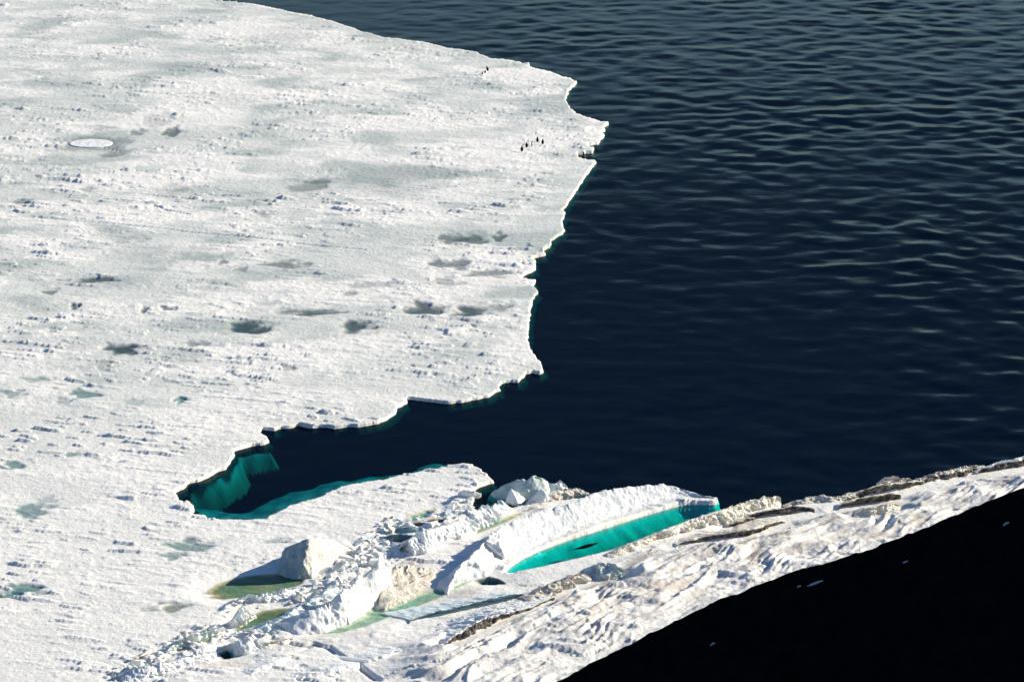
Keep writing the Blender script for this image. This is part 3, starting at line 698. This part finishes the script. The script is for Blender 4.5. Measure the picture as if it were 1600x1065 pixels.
ridge('ice_ridge', 'brown-streaked low ice ridge running right from the two small peaks', 'ice ridge', 'tan',
 [(850,786,850,776,.7),(866,784,864,766,1.2),(880,779,880,764,1.1),(893,776,892,763,1.0),(905,774,903,762,.9),(921,772,920,769,.35)], back=(-.8,1.2), flute=.3, jag=.4, seed=10, group=G1, bz=-.2)
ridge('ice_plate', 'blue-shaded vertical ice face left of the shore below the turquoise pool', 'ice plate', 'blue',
 [(640,975,642,968,.4),(668,969,670,958,.7),(694,963,700,952,.8),(714,958,722,946,.9),(738,953,745,940,1.0),(762,948,768,934,1.1),(782,945,788,930,1.1),(801,941,806,927,1.0),(815,936,820,927,.6)], back=(-3.5,3.5), flute=.1, jag=.12, over=1.3, seed=11, dark=.9, shade_mat='shadeice', blk=0.1, group=G2)
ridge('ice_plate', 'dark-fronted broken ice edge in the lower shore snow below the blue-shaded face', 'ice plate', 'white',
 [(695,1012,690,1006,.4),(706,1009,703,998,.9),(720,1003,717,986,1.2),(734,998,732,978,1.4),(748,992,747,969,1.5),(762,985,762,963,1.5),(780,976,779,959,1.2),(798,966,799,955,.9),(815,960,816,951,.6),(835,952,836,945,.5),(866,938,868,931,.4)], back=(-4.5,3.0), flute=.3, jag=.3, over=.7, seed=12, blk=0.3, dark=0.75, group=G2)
ridge('ice_ridge', 'low fluted snow step beside the deep blue crack', 'ice ridge', 'white',
 [(572,1042,570,1034,.5),(590,1037,588,1026,.8),(612,1031,610,1019,.9),(634,1026,634,1013,.9),(657,1021,657,1009,.8),(680,1015,680,1006,.5)], back=(-5,3.0), flute=.3, jag=.15, seed=13, blk=0.1, group=G1)
ridge('ice_ridge', 'low fluted snow step at the bottom frame edge left of the crack', 'ice ridge', 'white',
 [(478,1070,468,1060,.6),(496,1066,486,1053,.8),(515,1061,506,1048,.9),(535,1056,526,1042,1.0),(552,1050,546,1037,.9),(562,1045,561,1034,.7)], back=(-5,3.0), flute=.34, jag=.12, seed=14, blk=0.1, group=G1)
ridge('ice_ridge', 'low grooved snow step left of the crack and below the fluted wall', 'ice ridge', 'white',
 [(385,1062,383,1054,.5),(400,1057,398,1048,.8),(416,1052,412,1040,.9),(432,1046,430,1033,.9),(446,1040,446,1026,.8),(458,1034,459,1024,.6)], back=(-4,3.0), flute=.34, jag=.12, seed=15, blk=0.1, group=G1)
ridge('ice_plate', 'fan-grooved ice wedge above the small black melt hole', 'ice plate', 'white',
 [(366,1020,365,1008,.8),(373,1022,371,1003,1.4),(382,1022,379,996,1.8),(391,1020,389,994,1.9),(400,1019,399,999,1.4),(409,1016,408,1009,.7)], back=(-2.4,1.6), flute=.45, jag=.2, seed=16, blk=0.15, group=G1)
ridge('ice_ridge', 'small scalloped snow lip joining the fan-grooved wedge to the fluted wall', 'ice ridge', 'cream',
 [(404,1017,405,1011,.4),(418,1014,419,1006,.6),(432,1010,433,1001,.7),(446,1006,447,998,.6),(458,1002,459,997,.4)], back=(-1.6,1.4), flute=.3, jag=.4, seed=17, group=G1)
ridge('ice_ridge', 'lumpy white ridge along the lower edge of the round olive pond', 'ice ridge', 'white',
 [(338,966,338,960,.4),(352,958,350,950,.7),(368,950,366,939,1.0),(384,946,382,932,1.3),(400,944,398,929,1.3),(418,943,414,926,1.4),(436,940,430,923,1.4),(452,934,446,921,1.2),(466,927,462,918,.8),(478,921,476,916,.5)], back=(-1.6,1.2), flute=.4, jag=.5, lump=.5, seed=18, group=G1)
ridge('ice_plate', 'sharp little white ice pyramid beside the narrow olive pond', 'ice plate', 'white',
 [(360,982,359,976,.4),(366,981,366,966,1.4),(373,979,373,954,2.2),(379,976,380,946,2.7),(386,971,387,953,1.9),(394,967,393,959,1.0),(401,963,399,960,.4)], back=(-1.6,.8), flute=.3, jag=.12, seed=19, group=G1)
ridge('ice_ridge', 'grey shaded jumble ridge between the narrow olive pond and the fluted wall', 'ice ridge', 'blue',
 [(405,990,398,984,.5),(420,987,414,975,.9),(436,982,430,968,1.1),(450,975,446,961,1.2),(462,967,458,953,1.3),(476,958,470,945,1.3),(490,950,484,938,1.2),(504,942,498,930,1.1),(518,934,514,920,1.1),(530,926,528,915,.8)], back=(-1.6,1.4), flute=.4, jag=.4, lump=.6, seed=20, group=G1)
ridge('ice_ridge', 'icy rubble crest at the lower left with a dark hollow beneath it', 'ice ridge', 'green',
 [(268,1022,262,1014,.6),(284,1016,278,1002,1.1),(298,1011,292,995,1.5),(312,1009,308,990,1.6),(326,1007,324,986,1.5),(338,1002,338,986,1.2),(348,996,350,985,.7)], back=(-1.8,1.0), flute=.4, jag=.4, over=.5, lump=.6, seed=21, group=G1)
ridge('ice_ridge', 'fanned white ice spread at the bottom left corner of the rubble', 'ice ridge', 'white',
 [(190,1066,188,1052,.6),(208,1068,205,1046,1.1),(228,1066,224,1041,1.4),(250,1062,246,1036,1.5),(272,1056,268,1032,1.4),(294,1048,292,1026,1.2),(316,1040,316,1021,1.0),(338,1032,338,1018,.7)], back=(-2.4,1.2), flute=.45, jag=.3, lump=.5, seed=22, group=G1)
# shore, right of the pool
ridge('ice_ridge', 'pale rounded ice ridge along the right bank of the turquoise pool', 'ice ridge', 'cream',
 [(960,882,948,866,.6),(975,872,962,858,1.0),(990,864,982,849,1.3),(1010,856,1004,842,1.4),(1034,846,1028,833,1.4),(1056,840,1050,825,1.5),(1080,832,1076,813,1.6),(1105,826,1102,806,1.7),(1130,820,1128,798,1.8),(1156,811,1148,789,1.8),(1180,803,1170,782,1.8),(1200,797,1192,777,1.7),(1214,792,1208,775,1.5),(1221,788,1220,777,1.1)],
 back=(-1.4,1.0), back2=(-1.0,1.8), flute=.35, jag=.22, lump=.5, seed=23, blk=0.35, group=G2, bz=.05)
ridge('ice_ridge', 'shaded grey block wall with hollows in the middle of the shore snow', 'ice ridge', 'green',
 [(918,904,914,894,.6),(926,903,924,884,1.3),(938,907,938,879,1.9),(951,908,953,878,1.9),(963,906,965,884,1.6),(975,903,976,891,.9)], back=(-1.6,2.0), flute=.4, jag=.2, lump=.6, over=.3, seed=24, group=G2)
ridge('ice_ridge', 'tan stained broken snow bank left of the grey block wall', 'ice ridge', 'tan',
 [(820,944,818,936,.4),(838,940,835,926,.9),(856,935,853,916,1.2),(873,929,870,909,1.4),(890,922,886,903,1.4),(906,914,902,897,1.3),(922,906,918,895,.8)], back=(-1.8,2.0), flute=.5, jag=.35, lump=.7, over=.3, seed=25, group=G2)
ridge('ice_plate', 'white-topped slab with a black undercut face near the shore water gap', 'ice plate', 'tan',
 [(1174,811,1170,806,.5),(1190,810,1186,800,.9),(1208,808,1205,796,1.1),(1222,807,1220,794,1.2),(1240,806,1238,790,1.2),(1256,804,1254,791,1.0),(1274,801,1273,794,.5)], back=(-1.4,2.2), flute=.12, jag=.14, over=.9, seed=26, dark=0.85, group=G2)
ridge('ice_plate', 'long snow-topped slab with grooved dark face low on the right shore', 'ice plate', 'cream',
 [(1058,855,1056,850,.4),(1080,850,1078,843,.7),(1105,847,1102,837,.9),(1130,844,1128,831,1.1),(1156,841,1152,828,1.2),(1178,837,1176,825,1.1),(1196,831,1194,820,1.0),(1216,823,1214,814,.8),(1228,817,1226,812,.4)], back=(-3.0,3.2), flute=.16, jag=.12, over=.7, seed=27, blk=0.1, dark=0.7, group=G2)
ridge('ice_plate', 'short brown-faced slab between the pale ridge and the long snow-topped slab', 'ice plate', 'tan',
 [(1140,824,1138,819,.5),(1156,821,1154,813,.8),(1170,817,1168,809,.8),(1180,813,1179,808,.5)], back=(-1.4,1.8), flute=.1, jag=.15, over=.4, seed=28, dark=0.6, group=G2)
ridge('ice_ridge', 'tan lumpy snow bank on the shore right of the water notch', 'ice ridge', 'tan',
 [(1234,795,1232,789,.5),(1246,793,1244,781,.9),(1262,791,1261,777,1.1),(1282,790,1281,773,1.2),(1302,789,1301,776,1.0),(1322,784,1320,773,.9),(1342,777,1340,770,.5)], back=(-.6,1.8), flute=.3, jag=.35, lump=.5, seed=29, dark=0.25, group=G2, bz=0)
ridge('ice_ridge', 'tan knob of ice sticking up behind the long grey slab on the shore', 'ice ridge', 'tan',
 [(1370,766,1368,760,.6),(1376,764,1376,750,1.3),(1388,762,1386,745,1.6),(1402,760,1401,744,1.5),(1416,758,1415,747,1.1),(1428,756,1427,751,.5)], back=(-.4,1.6), flute=.3, jag=.3, lump=.4, seed=30, group=G2, bz=-.1)
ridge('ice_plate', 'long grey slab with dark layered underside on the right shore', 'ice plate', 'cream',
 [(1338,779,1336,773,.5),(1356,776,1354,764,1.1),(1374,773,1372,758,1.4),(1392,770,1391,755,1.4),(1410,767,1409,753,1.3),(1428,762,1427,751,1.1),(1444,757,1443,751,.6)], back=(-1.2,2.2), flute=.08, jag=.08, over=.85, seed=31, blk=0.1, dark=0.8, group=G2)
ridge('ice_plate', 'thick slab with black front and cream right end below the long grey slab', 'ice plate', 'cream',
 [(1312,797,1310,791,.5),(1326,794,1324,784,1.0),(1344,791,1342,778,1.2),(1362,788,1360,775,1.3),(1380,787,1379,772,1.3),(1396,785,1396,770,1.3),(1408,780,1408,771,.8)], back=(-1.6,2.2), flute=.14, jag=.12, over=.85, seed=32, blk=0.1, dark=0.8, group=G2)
ridge('ice_ridge', 'comb-grooved snow ridge just below the thick black-fronted slab', 'ice ridge', 'cream',
 [(1336,808,1334,803,.4),(1350,807,1349,796,.9),(1366,806,1365,791,1.2),(1382,805,1381,788,1.3),(1396,802,1396,786,1.2),(1408,799,1408,790,.6)], back=(-1.6,2.0), flute=.5, jag=.2, over=.3, seed=33, group=G2)
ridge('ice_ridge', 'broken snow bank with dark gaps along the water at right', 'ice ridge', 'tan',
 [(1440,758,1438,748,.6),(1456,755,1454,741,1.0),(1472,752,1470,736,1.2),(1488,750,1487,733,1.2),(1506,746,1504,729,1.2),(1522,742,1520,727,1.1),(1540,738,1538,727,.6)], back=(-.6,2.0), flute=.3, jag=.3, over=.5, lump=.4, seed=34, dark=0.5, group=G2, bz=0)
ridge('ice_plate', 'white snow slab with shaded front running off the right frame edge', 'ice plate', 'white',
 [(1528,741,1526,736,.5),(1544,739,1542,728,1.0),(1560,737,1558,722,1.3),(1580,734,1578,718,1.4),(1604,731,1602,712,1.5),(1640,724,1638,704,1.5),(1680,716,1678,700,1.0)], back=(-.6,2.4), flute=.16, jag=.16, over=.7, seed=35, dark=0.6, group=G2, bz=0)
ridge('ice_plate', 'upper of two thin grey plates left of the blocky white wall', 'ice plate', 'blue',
 [(616,833,614,826,.5),(630,833,629,823,.8),(646,833,645,822,.8),(661,832,660,822,.7)], back=(-1.0,1.8), flute=.08, jag=.1, over=.4, seed=36, dark=.9, shade_mat='shadeice', blk=0.1, group=G2)
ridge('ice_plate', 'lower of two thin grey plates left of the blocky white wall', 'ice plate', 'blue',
 [(602,844,600,838,.5),(618,843,617,834,.8),(634,842,633,834,.8),(650,841,650,834,.6)], back=(-1.0,1.6), flute=.08, jag=.1, over=.4, seed=37, dark=.9, shade_mat='shadeice', blk=0.1, group=G2)
ridge('ice_plate', 'thin plate with brown underside above the two grey plates', 'ice plate', 'tan',
 [(645,824,643,818,.5),(662,822,660,814,.7),(678,819,677,811,.7),(694,813,694,809,.4)], back=(-1.2,2.0), flute=.06, jag=.1, over=.3, seed=38, dark=0.6, group=G2)

# ------------------------------------------------------------------ blocks
def rough_hull(name, pts, mt, cuts=3, amp=0.18, sharp=0.5, seed=0, soft=0.35):
    bm = bmesh.new()
    for p in pts: bm.verts.new(p)
    bmesh.ops.convex_hull(bm, input=bm.verts)
    bmesh.ops.delete(bm, geom=[v for v in bm.verts if not v.link_faces], context='VERTS')
    bmesh.ops.triangulate(bm, faces=bm.faces)
    for _ in range(cuts):
        bmesh.ops.subdivide_edges(bm, edges=bm.edges[:], cuts=1, use_grid_fill=True)
        bmesh.ops.triangulate(bm, faces=bm.faces)
    bmesh.ops.smooth_vert(bm, verts=bm.verts, factor=soft, use_axis_x=True, use_axis_y=True, use_axis_z=True)
    bm.normal_update()
    for v in bm.verts:
        q = v.co
        d = amp * (mn.noise(q * sharp + Vector((seed, 0, 0))) * 1.3 + 0.5 * mn.noise(q * sharp * 2.7 + Vector((0, seed, 0))) + .3 * mn.noise(q * sharp * 6.0 + Vector((0, 0, seed))))
        v.co += v.normal * d
    me = bpy.data.meshes.new(name); bm.to_mesh(me); bm.free()
    me.materials.append(M[mt])
    return me
# the big tilted block: cream lit face to the right, wrinkled left side with its shade painted in as darker ice
def big_block():
    K = [P(434,897,.2),P(456,905,.0),P(488,905,.0),P(510,886,.2),P(528,870,.4),P(549,858,.8),P(540,853,1.2),
         P(437,875,1.2),P(446,856,2.6),P(460,850,3.5),P(472,845,4.2),P(485,840,4.5),P(500,840,3.6),P(517,843,2.4),
         P(474,882,1.8),P(481,895,.8), P(446,880,.0)+Vector((0,3,0))]
    c = K[2].copy(); c.z = 0
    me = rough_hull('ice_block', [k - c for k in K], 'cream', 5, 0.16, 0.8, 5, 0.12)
    me.materials.append(M['shadeside'])
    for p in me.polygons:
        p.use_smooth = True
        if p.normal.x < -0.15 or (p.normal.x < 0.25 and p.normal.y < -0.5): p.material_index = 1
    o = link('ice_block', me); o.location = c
    tag(o, 'huge tilted ice block with cream sunlit face beside the round olive pond', 'ice block')
big_block()
def px_block(name, label, cat, mt, pts, group, amp=.12, seed=0, cuts=4):
    K = [P(*p) for p in pts]
    c = sum(K, Vector()) / len(K); c.z = 0
    me = rough_hull(name, [k - c for k in K], mt, cuts, amp, 1.2, seed)
    for p in me.polygons: p.use_smooth = True
    o = link(name, me); o.location = c
    tag(o, label, cat, group)
GB = 'loose blocks between the floe and the sheet'
px_block('ice_block', 'left of two small white peaks in front of the grey-green slab', 'ice block', 'white',
 [(788,788,.0),(812,790,.0),(822,779,.1),(800,772,.2),(792,776,1.0),(798,763,2.0),(806,768,1.5),(815,776,.8)], GB, seed=11)
px_block('ice_block', 'right of two small white peaks in front of the grey-green slab', 'ice block', 'white',
 [(820,788,.0),(848,789,.0),(862,782,.1),(846,774,.2),(832,776,1.0),(847,763,2.0),(853,771,1.4),(858,778,.7)], GB, seed=12)
px_block('ice_block', 'rounded white block at the inner end of the narrow water channel', 'ice block', 'white',
 [(714,778,.0),(735,782,.0),(752,776,.0),(752,770,.7),(742,767,1.2),(728,766,1.3),(716,768,1.1),(722,772,.1)], GB, seed=13)
px_block('ice_block', 'upright white stub between the teal water and the two small peaks', 'ice block', 'white',
 [(776,798,.0),(790,802,.0),(798,794,.0),(777,781,1.3),(783,780,1.4),(788,789,1.0),(781,786,.2)], GB, seed=14)
px_block('ice_block', 'flat white lump low between the two small peaks and the floe', 'ice block', 'cream',
 [(822,800,.0),(845,797,.0),(862,790,.0),(858,786,.6),(845,786,.8),(828,791,.7)], GB, seed=15)
px_block('ice_block', 'white lit block at the foot of the big tilted block', 'ice block', 'white',
 [(530,910,.0),(546,908,.0),(560,902,.0),(556,893,.8),(540,893,1.0),(531,899,.9)], GB, seed=16)
px_block('ice_block', 'narrow white splinter left of the tall peaked slab', 'ice block', 'white',
 [(527,916,.1),(537,917,.1),(536,905,.6),(528,898,1.5),(531,900,1.3)], GB, seed=17)
px_block('ice_block', 'white bulge at the left shoulder of the floe above the big lit face', 'ice block', 'white',
 [(758,862,.8),(790,872,.8),(806,858,.8),(800,836,1.6),(782,824,2.4),(766,834,2.6),(758,848,2.6),(780,850,2.4)], GB, amp=.2, seed=18)

# loose rubble: a dozen shapes, copied and scattered where the photo shows broken ice
chunks = {}
for mt in ('white', 'cream', 'blue'):
    chunks[mt] = []
    for k in range(7):
        r = random.Random(100 + k)
        flat = 0.35 if k % 2 else 0.7
        pts = [Vector((r.uniform(-.5, .5), r.uniform(-.5, .5), r.uniform(-.5, .5) * flat)) for _ in range(9)]
        me = rough_hull('ice_chunk', pts, mt, 2, 0.03, 3.0, k, 0.08)
        chunks[mt].append(me)
def inside(pt, poly):
    x, y = pt; c = False
    for i in range(len(poly)):
        (x1, y1), (x2, y2) = poly[i], poly[i - 1]
        if (y1 > y) != (y2 > y) and x < (x2 - x1) * (y - y1) / (y2 - y1) + x1: c = not c
    return c
def scatter(poly, n, smin, smax, mats, label, group, seed, zoff=0.05):
    r = random.Random(seed)
    COLN = {'white': 'white', 'cream': 'cream', 'blue': 'bluish'}
    xs = [p[0] for p in poly]; ys = [p[1] for p in poly]
    k = 0; tries = 0; placed = []
    while k < n and tries < 6000:
        tries += 1
        px, py = r.uniform(min(xs), max(xs)), r.uniform(min(ys), max(ys))
        if not inside((px, py), poly): continue
        s = smin + (smax - smin) * r.random() ** 1.8
        p = P(px, py, 0.1)
        if any((p - q).length < 0.45 * (s + t) for q, t in placed): continue
        placed.append((p, s))
        mk = r.choice(mats); ci = r.randrange(7); src = chunks[mk][ci]
        fx = (px - min(xs)) / (max(xs) - min(xs))
        side = 'left' if fx < .33 else 'centre' if fx < .67 else 'right'
        rel = (s - smin) / (smax - smin)
        size = 'tiny' if rel < .12 else 'small' if rel < .4 else 'medium' if rel < .7 else 'large'
        lb = '%s %s %s at the %s of the %s' % (size, COLN[mk], 'flat ice chunk' if ci % 2 else 'blocky ice lump', side, label)
        o = bpy.data.objects.new('ice_chunk', src); COL.objects.link(o)
        o.location = (p.x, p.y, ground(p.x, p.y) + s * (0.10 + zoff))
        o.scale = (s * r.uniform(.8, 1.5), s * r.uniform(.8, 1.3), s * r.uniform(.6, 1.1))
        o.rotation_euler = (r.uniform(-.6, .6), r.uniform(-.6, .6), r.uniform(0, 6.28))
        tag(o, lb, 'ice chunk', group); k += 1
scatter([(515,872),(545,860),(580,842),(600,838),(640,848),(640,868),(600,880),(585,890),(560,905),(525,905),(510,890)], 62, .5, 2.5, ['white','blue','white'], 'rubble behind the big block', 'rubble behind the big tilted block', 1)
scatter([(560,850),(590,822),(620,808),(660,802),(700,790),(640,822),(610,836)], 30, .5, 1.7, ['white','cream','blue'], 'rubble above the plates', 'rubble left of the upper ice wall', 2)
scatter([(690,800),(705,782),(735,778),(745,798),(725,808),(700,812)], 20, .6, 1.7, ['white','white','blue'], 'rubble by the small teal gap', 'rubble at the inner end of the channel', 3)
scatter([(470,925),(490,908),(515,905),(545,912),(530,922),(500,938),(475,944),(440,948)], 36, .5, 1.9, ['white','white','cream','blue'], 'rubble below the big block', 'rubble below the olive pond', 4)
scatter([(345,956),(370,944),(420,932),(470,918),(478,924),(430,942),(375,960),(350,968)], 18, .4, 1.0, ['white','cream'], 'ridge under the olive pond', 'lumps on the ridge under the olive pond', 5)
scatter([(160,1062),(210,1030),(280,1000),(330,980),(350,985),(340,1000),(270,1030),(230,1050),(190,1068)], 48, .5, 1.9, ['white','cream','white'], 'lower left rubble line', 'rubble line at the lower left', 6)
scatter([(330,1000),(345,985),(385,984),(400,990),(420,1000),(380,1006),(350,1014)], 24, .5, 1.4, ['white','white','cream'], 'heap around the melt hole', 'rubble around the melt hole', 7)
scatter([(405,992),(440,975),(460,962),(470,975),(452,990),(430,1000)], 14, .4, 1.1, ['blue','white'], 'rubble beside the fluted wall', 'rubble at the foot of the fluted wall', 8)
scatter([(980,872),(1060,848),(1150,832),(1180,845),(1100,870),(1010,890)], 16, .3, .9, ['cream','white'], 'shore snow below the pale ridge', 'lumps in the shore snow', 9)
scatter([(1220,830),(1300,800),(1330,812),(1250,840)], 9, .3, .7, ['cream','white'], 'shore snow below the tan bank', 'lumps on the right shore', 10)

# ------------------------------------------------------------------ round frozen disc
def disc():
    c = P(142, 224, 0.35)
    n, rings = 72, [(0, .20), (.6, .21), (.85, .20), (.93, .205), (.98, .20), (1.0, .18), (1.0, -.05)]
    V, F = [], []
    for (rf, h) in rings:
        for k in range(n):
            a = 2 * math.pi * k / n
            r = 3.95 * rf * (1 + 0.03 * mn.noise(Vector((math.cos(a) * 2, math.sin(a) * 2, 4))))
            V.append((r * math.cos(a), r * math.sin(a), h + .02 * mn.noise(Vector((r * math.cos(a), r * math.sin(a), 0)))))
    for i in range(len(rings) - 1):
        for k in range(n):
            k2 = (k + 1) % n
            F.append((i * n + k, (i + 1) * n + k, (i + 1) * n + k2, i * n + k2))
    me = mesh_np('ice_disc', V, F)
    bm = bmesh.new(); bm.from_mesh(me); bmesh.ops.remove_doubles(bm, verts=bm.verts, dist=.001); bmesh.ops.recalc_face_normals(bm, faces=bm.faces); bm.to_mesh(me); bm.free()
    o = link('ice_disc', me, M['white']); o.location = (c.x, c.y, 0.21)
    tag(o, 'smooth round white disc of ice frozen into the upper left sheet', 'ice disc')
disc()

# ------------------------------------------------------------------ penguins
def lathe(profile, n=14, sx=1, sy=1):
    bm = bmesh.new(); rings = []
    for z, r, oy in profile:
        rings.append([bm.verts.new((sx * r * math.cos(2 * math.pi * k / n), oy + sy * r * math.sin(2 * math.pi * k / n), z)) for k in range(n)])
    for a, b in zip(rings[:-1], rings[1:]):
        for k in range(n): bm.faces.new((a[k], a[(k + 1) % n], b[(k + 1) % n], b[k]))
    bm.faces.new(rings[0][::-1]); bm.faces.new(rings[-1])
    return bm
def to_obj(name, bm, mats, parent=None, smooth=True):
    me = bpy.data.meshes.new(name); bmesh.ops.recalc_face_normals(bm, faces=bm.faces); bm.to_mesh(me); bm.free()
    for m in mats: me.materials.append(M[m])
    for p in me.polygons: p.use_smooth = smooth
    o = bpy.data.objects.new(name, me); COL.objects.link(o)
    if parent: o.parent = parent
    return o
def make_penguin():
    """faces +y; 0.92 m tall"""
    root = bpy.data.objects.new('penguin', None); COL.objects.link(root)
    prof = [(0.05, .05, 0), (0.07, .10, 0), (0.14, .135, .01), (0.26, .155, .02), (0.40, .155, .025), (0.53, .135, .02), (0.64, .10, .005), (0.70, .075, 0), (0.75, .07, .005), (0.80, .078, .012), (0.85, .075, .015), (0.89, .05, .015), (0.91, .015, .015)]
    bm = lathe(prof, 16, 1, .92)
    for f in bm.faces:
        c = f.calc_center_median()
        f.material_index = 1 if (c.y > 0.045 and 0.08 < c.z < 0.70) else 0
    to_obj('body', bm, ['pblack', 'pwhite'], root)
    bm = lathe([(0, .018, 0), (.04, .014, 0), (.09, .003, -.01)], 8)
    bmesh.ops.rotate(bm, verts=bm.verts, matrix=Matrix.Rotation(-math.radians(95), 3, 'X'))
    bmesh.ops.translate(bm, verts=bm.verts, vec=(0, .075, .825))
    to_obj('bill', bm, ['pbill'], root)
    for s in (-1, 1):
        bm = lathe([(0, .01, 0), (-.05, .035, 0), (-.18, .042, 0), (-.30, .028, .01), (-.36, .006, .015)], 10, .35, 1)
        bmesh.ops.rotate(bm, verts=bm.verts, matrix=Matrix.Rotation(-s * math.radians(14), 3, 'Y'))
        bmesh.ops.translate(bm, verts=bm.verts, vec=(s * .125, 0, .60))
        to_obj('flipper', bm, ['pblack'], root)
        bm = bmesh.new()
        pts = [(0, -.05), (.035, .03), (.03, .09), (.012, .075), (0, .10), (-.012, .075), (-.03, .09), (-.035, .03)]
        lo = [bm.verts.new((s * .065 + x, y, 0)) for x, y in pts]; hi = [bm.verts.new((s * .065 + x * .8, y * .8, .05 if y < .05 else .02)) for x, y in pts]
        bm.faces.new(lo[::-1]); bm.faces.new(hi)
        for k in range(8): bm.faces.new((lo[k], lo[(k + 1) % 8], hi[(k + 1) % 8], hi[k]))
        to_obj('foot', bm, ['pfoot'], root)
    bm = lathe([(0, .03, 0), (-.09, .012, -.03), (-.10, .003, -.03)], 8, 1.4, .6)
    bmesh.ops.translate(bm, verts=bm.verts, vec=(0, -.115, .13))
    to_obj('tail', bm, ['pblack'], root)
    return root
def copy_tree(o):
    r = o.copy(); COL.objects.link(r)
    for ch in list(o.children):
        c = ch.copy(); COL.objects.link(c); c.parent = r
    return r
proto = make_penguin()
PG = 'penguins on the sheet near the ice edge'
PENG = [  # px, py feet, heading, scale, tilt (x-rot), label
 (815.5, 237, 0.3, 1.05, 0, 0, 'standing penguin at the left end of the group of five, nearest the camera'),
 (822.8, 231, -0.3, 1.0, 0, 0, 'standing penguin second from left in the group of five'),
 (831.3, 227.5, -2.2, .95, 0, 0, 'thin pale-looking penguin with its light front showing in the middle of the group of five'),
 (839.8, 222, 0.6, 1.0, .55, 0, 'hunched penguin bending over with spread flippers, second from right in the group of five'),
 (848, 225.5, 0.1, .98, 0, 0, 'standing penguin at the right end of the group of five'),
 (762.5, 111, 0.2, 1.0, 0, -.25, 'upright penguin of the far trio near the upper edge of the sheet'),
 (758.6, 114, -1.5, 1.0, 1.45, 0, 'penguin lying on its belly beside the upright one of the far trio'),
 (754, 116.4, -1.6, 1.0, 1.45, 0, 'leftmost penguin of the far trio, lying on its belly')]
for i, (px, py, hd, sc, tx, ty, lb) in enumerate(PENG):
    o = proto if i == 0 else copy_tree(proto)
    p = P(px, py, 0.45); p = P(px, py, ground(p.x, p.y))
    o.rotation_mode = 'ZXY'
    o.rotation_euler = (-tx, ty, hd)
    lift = 0.13 if tx > 1 else 0
    o.location = (p.x, p.y, ground(p.x, p.y) + lift); o.scale = (sc * 1.4, sc * 1.4, sc * 1.15)
    if i == 3:
        for ch in o.children:
            if ch.name.startswith('flipper'): ch.rotation_euler = (0, 0.0, 0)
    tag(o, lb, 'penguin', PG)

# ------------------------------------------------------------------ seal in the pool
def seal():
    root = bpy.data.objects.new('seal', None); COL.objects.link(root)
    # along +x, head at +x
    prof = [(-1.55, .03, .0), (-1.45, .08, 0), (-1.2, .15, 0), (-.8, .25, .0), (-.3, .34, .01), (.2, .36, .02), (.65, .30, .03), (.95, .22, .05), (1.15, .17, .07), (1.32, .16, .08), (1.45, .12, .07), (1.55, .06, .05), (1.58, .02, .05)]
    bm = bmesh.new(); n = 18; rings = []
    for x, r, z in prof:
        bend = 0.10 * math.sin(x * 1.1)
        rings.append([bm.verts.new((x, bend + r * math.cos(2 * math.pi * k / n), z + .82 * r * math.sin(2 * math.pi * k / n))) for k in range(n)])
    for a, b in zip(rings[:-1], rings[1:]):
        for k in range(n): bm.faces.new((a[k], a[(k + 1) % n], b[(k + 1) % n], b[k]))
    bm.faces.new(rings[0]); bm.faces.new(rings[-1][::-1])
    to_obj('body', bm, ['seal'], root)
    for s in (-1, 1):
        for (x0, y0, L, Wd, a) in ((.62, .27, .42, .10, -2.3), (-1.45, .03, .38, .10, -2.85)):
            bm = bmesh.new()
            pts = [(0, -Wd * .5), (L * .5, -Wd * .6), (L, -Wd * .35), (L * 1.02, Wd * .2), (L * .55, Wd * .6), (0, Wd * .5)]
            R = Matrix.Rotation(s * -a, 3, 'Z')
            up = [bm.verts.new(R @ Vector((x, y, .02)) + Vector((x0, s * y0, 0))) for x, y in pts]
            lo = [bm.verts.new(R @ Vector((x, y, -.02)) + Vector((x0, s * y0, 0))) for x, y in pts]
            bm.faces.new(up); bm.faces.new(lo[::-1])
            for k in range(6): bm.faces.new((up[k], up[(k + 1) % 6], lo[(k + 1) % 6], lo[k]))
            to_obj('flipper', bm, ['seal'], root, False)
    a, b = P(896, 858, 0), P(935, 849, 0)
    c = (a + b) / 2; dv = b - a
    root.location = (c.x, c.y, 0.02); root.rotation_euler = (0, 0, math.atan2(dv.y, dv.x))
    k = dv.length / 3.15; root.scale = (k, 0.6, 0.75)
    tag(root, 'dark seal floating stretched out in the turquoise pool', 'seal')
seal()
